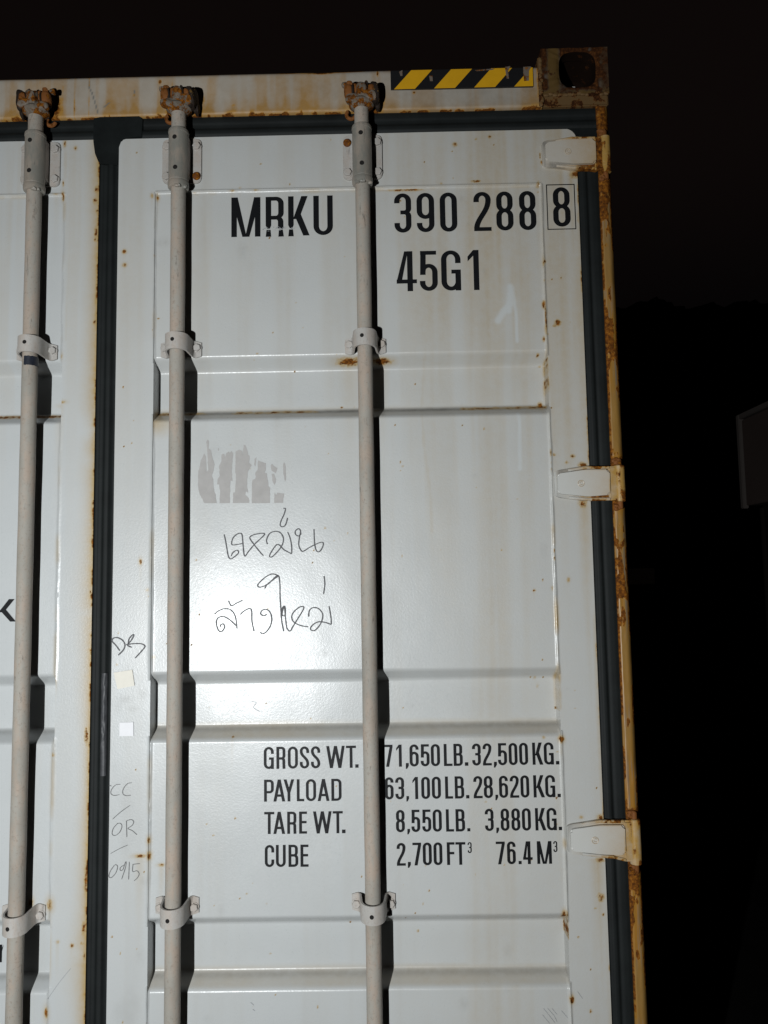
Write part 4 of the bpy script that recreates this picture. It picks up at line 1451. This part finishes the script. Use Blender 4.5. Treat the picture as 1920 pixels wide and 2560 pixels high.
FIGURES = [
    (1.2151, 1.2640, [('7', 0.6476, 0.6667), ('1', 0.6749, 0.6872), (',', 0.6959, 0.7027), ('6', 0.7049, 0.7254), ('5', 0.73, 0.75), ('0', 0.7532, 0.7737), ('L', 0.7824, 0.8015), ('B', 0.8045, 0.825), ('.', 0.8296, 0.8373), ('3', 0.8465, 0.8659), ('2', 0.8705, 0.8904), (',', 0.895, 0.9018), ('5', 0.9046, 0.925), ('0', 0.9291, 0.9487), ('0', 0.9528, 0.9726), ('K', 0.9827, 1.0066), ('G', 1.0086, 1.0306), ('.', 1.0352, 1.0428)]),
    (1.1433, 1.1920, [('6', 0.6477, 0.6673), ('3', 0.6714, 0.6913), (',', 0.6959, 0.7019), ('1', 0.7103, 0.7226), ('0', 0.7299, 0.7495), ('0', 0.7538, 0.774), ('L', 0.7837, 0.8011), ('B', 0.8055, 0.8264), ('.', 0.8305, 0.8378), ('2', 0.8476, 0.8677), ('8', 0.8707, 0.891), (',', 0.8962, 0.9024), ('6', 0.9052, 0.9252), ('2', 0.9296, 0.9499), ('0', 0.9535, 0.973), ('K', 0.9825, 1.0077), ('G', 1.009, 1.0313), ('.', 1.0361, 1.0434)]),
    (1.0713, 1.1200, [('8', 0.6715, 0.6913), (',', 0.6967, 0.7027), ('5', 0.7062, 0.7257), ('5', 0.7306, 0.7506), ('0', 0.7542, 0.7745), ('L', 0.7839, 0.8015), ('B', 0.8056, 0.8264), ('.', 0.8313, 0.8381), ('3', 0.8714, 0.8908), (',', 0.8962, 0.9025), ('8', 0.9065, 0.926), ('8', 0.9306, 0.9503), ('0', 0.9544, 0.9741), ('K', 0.9841, 1.0084), ('G', 1.0097, 1.0319), ('.', 1.0362, 1.0435)]),
    (0.9988, 1.0480, [('2', 0.6721, 0.6918), (',', 0.6964, 0.7032), ('7', 0.7075, 0.7269), ('0', 0.7304, 0.7504), ('0', 0.7545, 0.7741), ('F', 0.7844, 0.8017), ('T', 0.8038, 0.8259), ('7', 0.8941, 0.9143), ('6', 0.9189, 0.938), ('.', 0.9439, 0.9507), ('4', 0.9542, 0.9754), ('M', 0.9857, 1.0185)])]
CUBED = [(1.0240, 1.0477, [('3', 0.8311, 0.84), ('3', 1.0225, 1.0313)])]

for ch3 in ROW_MRKU[2]:
    lettering('serial_lettering', [(ROW_MRKU[0], ROW_MRKU[1], [ch3])], 0.0132, 0.0098, door_y, door, 'large black letter ' + ch3[0])
lettering('serial_lettering', [ROW_390], 0.0130, 0.0098, door_y, door, 'large black figures 390 288')
lettering('serial_lettering', [ROW_45], 0.0130, 0.0098, door_y, door, 'large black size code 45G1')
lettering('serial_lettering', [ROW_8], 0.0130, 0.0098, door_y, door, 'black check digit in a box')
for row_, lb in zip(WEIGHTS, ('GROSS WT.', 'PAYLOAD', 'TARE WT.', 'CUBE')):
    lettering('weight_lettering', [row_], 0.0063, 0.0052, door_y, door, 'black heading ' + lb)
for row_, cut, lb in zip(FIGURES, (9, 9, 8, 7), ('gross weight', 'payload', 'tare weight', 'volume')):
    lettering('weight_lettering', [(row_[0], row_[1], row_[2][:cut])], 0.0066, 0.0052, door_y, door, 'black imperial figure for the ' + lb)
    lettering('weight_lettering', [(row_[0], row_[1], row_[2][cut:])], 0.0066, 0.0052, door_y, door, 'black metric figure for the ' + lb)
for ch3 in CUBED[0][2]:
    lettering('weight_lettering', [(CUBED[0][0], CUBED[0][1], [ch3])], 0.0028, 0.0024, door_y, door, 'small raised figure three')

# the R and K: vinyl torn across the feet, the lower scraps slipped down and pale scratches between
bm = bmesh.new()
draw_glyphs(bm, ROW_RK, 0.0132, 0.0098, 0.0)
zt = 2.4868
geo = bm.verts[:] + bm.edges[:] + bm.faces[:]
bmesh.ops.bisect_plane(bm, geom=geo, plane_co=(0, 0, zt + 0.0085), plane_no=(0, 0, 1))
geo = bm.verts[:] + bm.edges[:] + bm.faces[:]
bmesh.ops.bisect_plane(bm, geom=geo, plane_co=(0, 0, zt + 0.0006), plane_no=(0, 0, 1))
geo = bm.verts[:] + bm.edges[:] + bm.faces[:]
bmesh.ops.bisect_plane(bm, geom=geo, plane_co=(0, 0, zt - 0.0010), plane_no=(0, 0, 1))
doomed = []
for f in bm.faces:
    c = f.calc_center_median()
    if zt - 0.0010 < c.z < zt + 0.0006 and (c.x < 0.4520):
        doomed.append(f)
bmesh.ops.delete(bm, geom=doomed, context='FACES')
for v in bm.verts:
    if v.co.x < 0.4520:
        stem_c = 0.3889 if v.co.x < 0.404 else (0.4190 if v.co.x < 0.432 else 0.4433)
        if abs(v.co.z - zt + 0.0010) < 0.0002:
            v.co.x = stem_c + (v.co.x - stem_c) * 0.72
        if abs(v.co.z - zt - 0.0006) < 0.0002:
            v.co.x = stem_c + (v.co.x - stem_c) * 0.45
        if v.co.z < zt - 0.0005:
            v.co.z -= 0.0012
Y = door_y(np.array([v.co.x for v in bm.verts]), np.array([v.co.z for v in bm.verts]))
for v, y in zip(bm.verts, Y):
    v.co.y += y - 0.0007
for f in bm.faces:
    f.normal_update()
    if f.normal.y > 0:
        f.normal_flip()
finish('serial_lettering', bm, M['ink'], door, 'torn black letters R and K', normals=False)
bm = bmesh.new()
rr = random.Random(9)
for k in range(26):
    x = rr.choice((0.389, 0.404, 0.412, 0.419, 0.428, 0.4433, 0.452, 0.378)) + rr.gauss(0, .004)
    z = zt + rr.gauss(0, .0028)
    w, h = rr.uniform(.001, .0045), rr.uniform(.0004, .0012)
    yy = REC - 0.0012
    m_ = 7
    vs = [bm.verts.new((x + w * math.cos(2 * PI * j / m_) * rr.uniform(.6, 1.2), yy, z + h * math.sin(2 * PI * j / m_) * rr.uniform(.6, 1.2))) for j in range(m_)]
    f = bm.faces.new(vs)
    f.normal_update()
    if f.normal.y > 0:
        f.normal_flip()
finish('scratch_marks', bm, M['smudge'], door, normals=False)

# box round the check digit
bm = bmesh.new()
x0, x1, z0, z1, w = 1.0603, 1.1286, 2.4683, 2.5811, 0.0016
for (a, b, c, d) in ((x0, x1, z1 - w, z1), (x0, x1, z0, z0 + w), (x0, x0 + w, z0 + w, z1 - w), (x1 - w, x1, z0 + w, z1 - w)):
    add_box(bm, a, b, -0.0016, 0.001, c, d)
finish('check_digit_frame', bm, M['ink'], door)

# partial words on the left leaf
lettering('lettering', [(1.5555, 1.6074, [('K', -0.2503, -0.1991)])], 0.0115, 0.0100, left_y, door_left, 'black letter K beside the rod')
lettering('lettering', [(0.7840, 0.8225, [('r', -0.2385, -0.2275)])], 0.0055, 0.0050, left_y, door_left, 'sliver of a black letter r')


# ------------------------------------------------------------------ handwriting
def spline(pts, n=7):
    P = [Vector(p) for p in pts]
    if len(P) < 3:
        return [P[0].lerp(P[-1], k / 8) for k in range(9)]
    out = []
    for k in range(len(P) - 1):
        p0, p1, p2, p3 = P[max(k - 1, 0)], P[k], P[k + 1], P[min(k + 2, len(P) - 1)]
        for j in range(n):
            t = j / n
            out.append(0.5 * ((2 * p1) + (p2 - p0) * t + (2 * p0 - 5 * p1 + 4 * p2 - p3) * t * t + (3 * p1 - p0 - 3 * p2 + p3) * t ** 3))
    out.append(P[-1])
    return out


def scribble(strokes, x0, y0, s, width, yfun, mat, parent, label, seed=1):
    bm = bmesh.new()
    rr = random.Random(seed)
    lay = 0
    for st in strokes:
        pts = spline(crop(x0, y0, s, st, REC))
        n = len(pts)
        lay += 1
        A, B = [], []
        for k in range(n):
            d = pts[min(k + 1, n - 1)] - pts[max(k - 1, 0)]
            if d.length < 1e-7:
                d = Vector((1, 0))
            d.normalize()
            nn = Vector((-d.y, d.x))
            w = width * 0.5 * (0.85 + 0.25 * abs(d.y) + rr.uniform(-.16, .16)) * (1 if 0 < k < n - 1 else 0.45)
            for arr, q in ((A, pts[k] + nn * w), (B, pts[k] - nn * w)):
                arr.append(q)
        va, vb = [], []
        for arr, vv in ((A, va), (B, vb)):
            X = np.array([q.x for q in arr])
            Z = np.array([q.y for q in arr])
            Y = yfun(X, Z)
            for q, y in zip(arr, Y):
                vv.append(bm.verts.new((q.x, y - 0.0006 - 0.00003 * (lay % 8), q.y)))
        for k in range(n - 1):
            bm.faces.new((va[k], vb[k], vb[k + 1], va[k + 1]))
    for f in bm.faces:
        f.normal_update()
        if f.normal.y > 0:
            f.normal_flip()
    return finish('handwriting', bm, mat, parent, label, normals=False)


THAI1 = [
    [(728, 705), (745, 708), (735, 750), (712, 800), (703, 835), (715, 851), (738, 845), (752, 820), (762, 780)],
    [(257, 912), (268, 960), (280, 1030), (292, 1090), (312, 1108), (340, 1090), (368, 1065), (370, 1045), (352, 1040), (325, 1060), (313, 1087)],
    [(400, 985), (360, 993), (322, 996), (318, 970), (332, 935), (365, 908), (392, 905), (402, 930), (408, 1000), (420, 1085), (450, 1050), (500, 990), (575, 918), (562, 904), (500, 913), (465, 930), (465, 950), (500, 1000), (540, 1050), (571, 1084)],
    [(602, 992), (595, 955), (620, 905), (665, 888), (705, 900), (728, 940), (722, 990), (690, 1040), (640, 1090), (618, 1085), (640, 1040), (675, 995), (700, 1000), (735, 1035), (795, 1068)],
    [(795, 1068), (794, 1000), (780, 935), (762, 893)],
    [(872, 905), (850, 925), (826, 912), (825, 885), (850, 867), (866, 890), (856, 940), (852, 1000), (870, 1040), (890, 1046), (940, 1015), (1000, 985), (1040, 975), (1046, 1000), (1022, 1045), (995, 1047), (980, 1000), (975, 930), (973, 870)]]
THAI2 = [
    [(180, 1548), (215, 1520), (260, 1505), (310, 1515), (345, 1565), (360, 1667)],
    [(352, 1640), (300, 1592), (250, 1568), (207, 1580), (195, 1620), (212, 1678), (238, 1686), (260, 1655), (252, 1628), (233, 1630), (225, 1650)],
    [(292, 1440), (305, 1470), (320, 1481), (360, 1458), (405, 1437)],
    [(383, 1552), (420, 1520), (460, 1503), (476, 1525), (478, 1600), (495, 1686)],
    [(597, 1550), (570, 1561), (548, 1545), (558, 1520), (590, 1510), (620, 1530), (636, 1580), (626, 1640), (592, 1690), (562, 1704), (545, 1692)],
    [(580, 1345), (600, 1312), (650, 1272), (690, 1245)],
    [(690, 1240), (640, 1228), (590, 1250), (535, 1300), (525, 1326), (552, 1332), (610, 1305), (683, 1240), (700, 1300), (702, 1400), (708, 1500), (715, 1600), (732, 1688)],
    [(712, 1540), (720, 1500), (738, 1485), (745, 1530), (737, 1562), (718, 1550), (735, 1490), (748, 1600), (757, 1660), (782, 1683), (803, 1650), (840, 1590), (892, 1500), (862, 1490), (812, 1530), (795, 1570), (812, 1612), (870, 1640), (930, 1650)],
    [(930, 1570), (936, 1520), (965, 1497), (1010, 1505), (1042, 1550), (1032, 1610), (1000, 1660), (970, 1681), (945, 1668), (957, 1640), (1000, 1612), (1050, 1612), (1112, 1631)],
    [(1112, 1631), (1106, 1560), (1092, 1483)],
    [(1053, 1242), (1059, 1310), (1049, 1390)]]
scribble(THAI1, 480, 1050, 3.190, 0.0027, door_y, M['pencil'], door, 'upper word of grey handwritten Thai script')
scribble(THAI2[-1:], 480, 1050, 3.190, 0.0028, door_y, M['pencil'], door, 'single upright tone mark over the lower Thai word')
scribble(THAI2[:-1], 480, 1050, 3.190, 0.0028, door_y, M['pencil'], door, 'lower line of grey handwritten Thai script')
scribble([[(1190, 895), (1150, 840), (1114, 800), (1125, 772), (1165, 765), (1215, 790), (1240, 835), (1225, 885), (1172, 940)],
          [(1275, 832), (1280, 780), (1315, 738), (1327, 745), (1300, 795), (1265, 838), (1308, 861)], [(1250, 836), (1320, 825), (1400, 826), (1437, 850), (1410, 890), (1340, 968)],
          [(1437, 936), (1444, 943)]][:-1], 0, 1400, 3.95, 0.0030, door_y, M['pencil'], door, 'grey scribbled initials on the stile', 3)
scribble([[(235, 1302), (255, 1308)], [(325, 1295), (290, 1298), (258, 1330), (250, 1365), (275, 1382), (318, 1375)], [(415, 1282), (380, 1290), (348, 1330), (345, 1368), (370, 1383), (408, 1380)],
          [(262, 1570), (330, 1510), (403, 1458)], [(305, 1600), (270, 1640), (260, 1685), (285, 1697), (320, 1670), (337, 1625), (325, 1602), (298, 1603)], [(372, 1580), (374, 1640), (376, 1710)],
          [(372, 1582), (410, 1572), (430, 1590), (415, 1620), (385, 1642), (420, 1660), (456, 1692)], [(247, 1840), (320, 1800), (382, 1773)], [(280, 1928), (245, 1980), (235, 2020), (255, 2028), (290, 1990), (303, 1940), (283, 1925)],
          [(352, 1930), (325, 1950), (325, 1972), (345, 1965), (360, 1920), (370, 1905), (365, 1950), (335, 2042)], [(396, 1905), (393, 1975), (390, 2045)], [(425, 1922), (422, 1980), (455, 1975), (473, 1998), (460, 2030), (432, 2055)],
          [(420, 1925), (450, 1921), (480, 1918)]], 200, 1550, 3.161, 0.0016, door_y, M['pencil_light'], door, 'thin grey handwritten letters and number on the stile', 5)
# light pencil squiggle in the second corrugation and a few scrapes
scribble([[(395, 182), (412, 186), (402, 205), (425, 220)]], 360, 1640, 1.508, 0.0012, lambda X, Z: door_y(X, Z), M['smudge'], door, 'faint squiggle in the corrugation', 8)
scribble([[(672, 790), (686, 800)]], 340, 2180, 2.304, 0.0012, door_y, M['smudge'], door, 'faint short scrape near the bottom', 19)
scribble([[(660, 750), (680, 768)]], 340, 2180, 2.304, 0.0012, door_y, M['smudge'], door, 'faint scrape near the bottom', 9)
for k_, st_ in enumerate([[(70, 2060), (110, 2110), (150, 2160), (180, 2200)], [(110, 2060), (170, 2130), (200, 2190)], [(150, 2060), (200, 2120)], [(60, 2120), (100, 2170), (130, 2205)], [(240, 2080), (300, 2150)], [(390, 1890), (440, 1960)]]):
    scribble([st_], 1340, 1980, 3.815, 0.0009, door_y, M['smudge'], door, 'fine slanting scratch at the bottom right', 10 + k_).name = 'scratch'
scribble([[(500, 1310), (580, 1195), (650, 1100), (745, 985)]], 0, 2180, 4.1475, 0.0009, left_y, M['smudge'], door_left, 'long thin scratch on the left stile', 12)

# what a peeled-off label has left behind
RES = [[(90, 620), (105, 540), (130, 420), (175, 318), (205, 360), (212, 500), (215, 590), (240, 560), (230, 450), (228, 300), (210, 150), (225, 112), (245, 130), (240, 240), (280, 270), (300, 390), (333, 480), (320, 560), (293, 650), (315, 700), (325, 850), (350, 940), (365, 1055), (185, 1055), (110, 920), (88, 760)],
       [(400, 500), (435, 430), (440, 330), (475, 325), (490, 375), (510, 310), (545, 288), (560, 310), (580, 278), (610, 320), (590, 500), (590, 600), (600, 725), (570, 720), (565, 850), (560, 1055), (405, 1055), (415, 900), (405, 780), (370, 770), (380, 700), (410, 650)],
       [(640, 500), (645, 290), (700, 258), (742, 280), (748, 350), (756, 280), (762, 190), (785, 190), (820, 270), (825, 330), (850, 350), (845, 450), (885, 490), (830, 580), (815, 700), (820, 830), (830, 900), (795, 880), (790, 930), (840, 980), (848, 1050), (603, 1055), (610, 900), (640, 890), (650, 700)],
       [(970, 560), (975, 420), (1095, 460), (1090, 570), (1070, 600), (1110, 610), (1130, 800), (1155, 830), (1155, 1055), (885, 1055), (885, 850), (895, 710), (940, 690), (940, 600)],
       [(1165, 490), (1185, 470), (1265, 540), (1240, 610), (1180, 575)], [(1180, 620), (1215, 620), (1245, 700), (1220, 785), (1195, 740)],
       [(1225, 895), (1245, 940), (1260, 900), (1365, 910), (1350, 1050), (1215, 1050)], [(1350, 470), (1365, 450), (1385, 490), (1390, 700), (1378, 735), (1350, 620)], [(925, 400), (955, 375), (935, 510), (920, 480)], [(385, 240), (400, 235), (395, 280), (383, 280)]]
bm = bmesh.new()
rr = random.Random(2)
for poly in RES:
    q = []
    for k in range(len(poly)):
        a, b = Vector(poly[k]), Vector(poly[(k + 1) % len(poly)])
        m_ = max(1, int((b - a).length / 30))
        for j in range(m_):
            p = a.lerp(b, j / m_)
            w = 5 if j else 2
            q.append((p.x + rr.uniform(-w, w), p.y + rr.uniform(-w, w) * (1 if p.y < 1045 else 0.2)))
    pts = crop(480, 1080, 5.925, q, REC)
    Y = door_y(np.array([p[0] for p in pts]), np.array([p[1] for p in pts]))
    vs = [bm.verts.new((p[0], y - 0.0006, p[1])) for p, y in zip(pts, Y)]
    f = bm.faces.new(vs)
    f.normal_update()
    if f.normal.y > 0:
        f.normal_flip()
bmesh.ops.triangulate(bm, faces=bm.faces[:])
finish('label_residue', bm, M['residue'], door, 'torn grey paper strips left by a peeled label', normals=False)

# two small square stickers on the stile
for pts, mt, lb in (([(0.0298, 1.4359), (0.0726, 1.4418), (0.0783, 1.4057), (0.0391, 1.3986)], 'cream', 'tilted cream square sticker'), ([(0.0451, 1.3237), (0.0767, 1.3238), (0.0774, 1.2930), (0.0452, 1.2932)], 'white', 'small white square sticker')):
    bm = bmesh.new()
    add_prism(bm, pts, -0.0022, 0.001, 0.0)
    finish('sticker', bm, M[mt], door, lb)

# ------------------------------------------------------------------ what stands in the dark to the right
trailer = bpy.data.objects.new('box_trailer', None)
COL.objects.link(trailer)
trailer.location = (3.1, 1.8, 0)
trailer['label'] = 'dim brown box trailer side with pale edge trim, in the dark at the right edge'
trailer['category'] = 'trailer'


def tbox(name, x0, x1, y0, y1, z0, z1, mat, r=0.01):
    bm = bmesh.new()
    add_box(bm, x0 - 3.1, x1 - 3.1, y0 - 1.8, y1 - 1.8, z0, z1, r)
    return finish(name, bm, mat, trailer)


tbox('side_panel', 2.703, 3.648, 0.9, 2.545, 2.015, 2.510, M['trailer'], 0.004)
tbox('edge_trim', 2.688, 2.720, 2.550, 2.585, 2.000, 2.545, M['trim'], 0.004)
tbox('top_trim', 2.688, 2.720, 0.9, 2.545, 2.515, 2.545, M['trim'], 0.004)
tbox('lower_panel', 2.768, 3.598, 0.9, 2.50, 0.35, 2.010, M['lower'], 0.004)
tbox('corner_edge', 2.743, 2.763, 2.46, 2.48, 0.35, 1.995, M['lower'], 0.003)
sign = bpy.data.objects.new('sign_board', None)
COL.objects.link(sign)
sign.location = (4.2, 9.0, 0)
sign['label'] = 'small dim pale sign plate just right of the container edge'
sign['category'] = 'sign'
bm = bmesh.new()
add_box(bm, -0.42, 0.205, 0.0, 0.02, 1.475, 1.70, 0.004)
finish('sign_panel', bm, M['plate'], sign)
bm = bmesh.new()
add_box(bm, -0.14, -0.08, 0.025, 0.085, 0.0, 1.66, 0.004)
finish('sign_post', bm, M['lower'], sign)
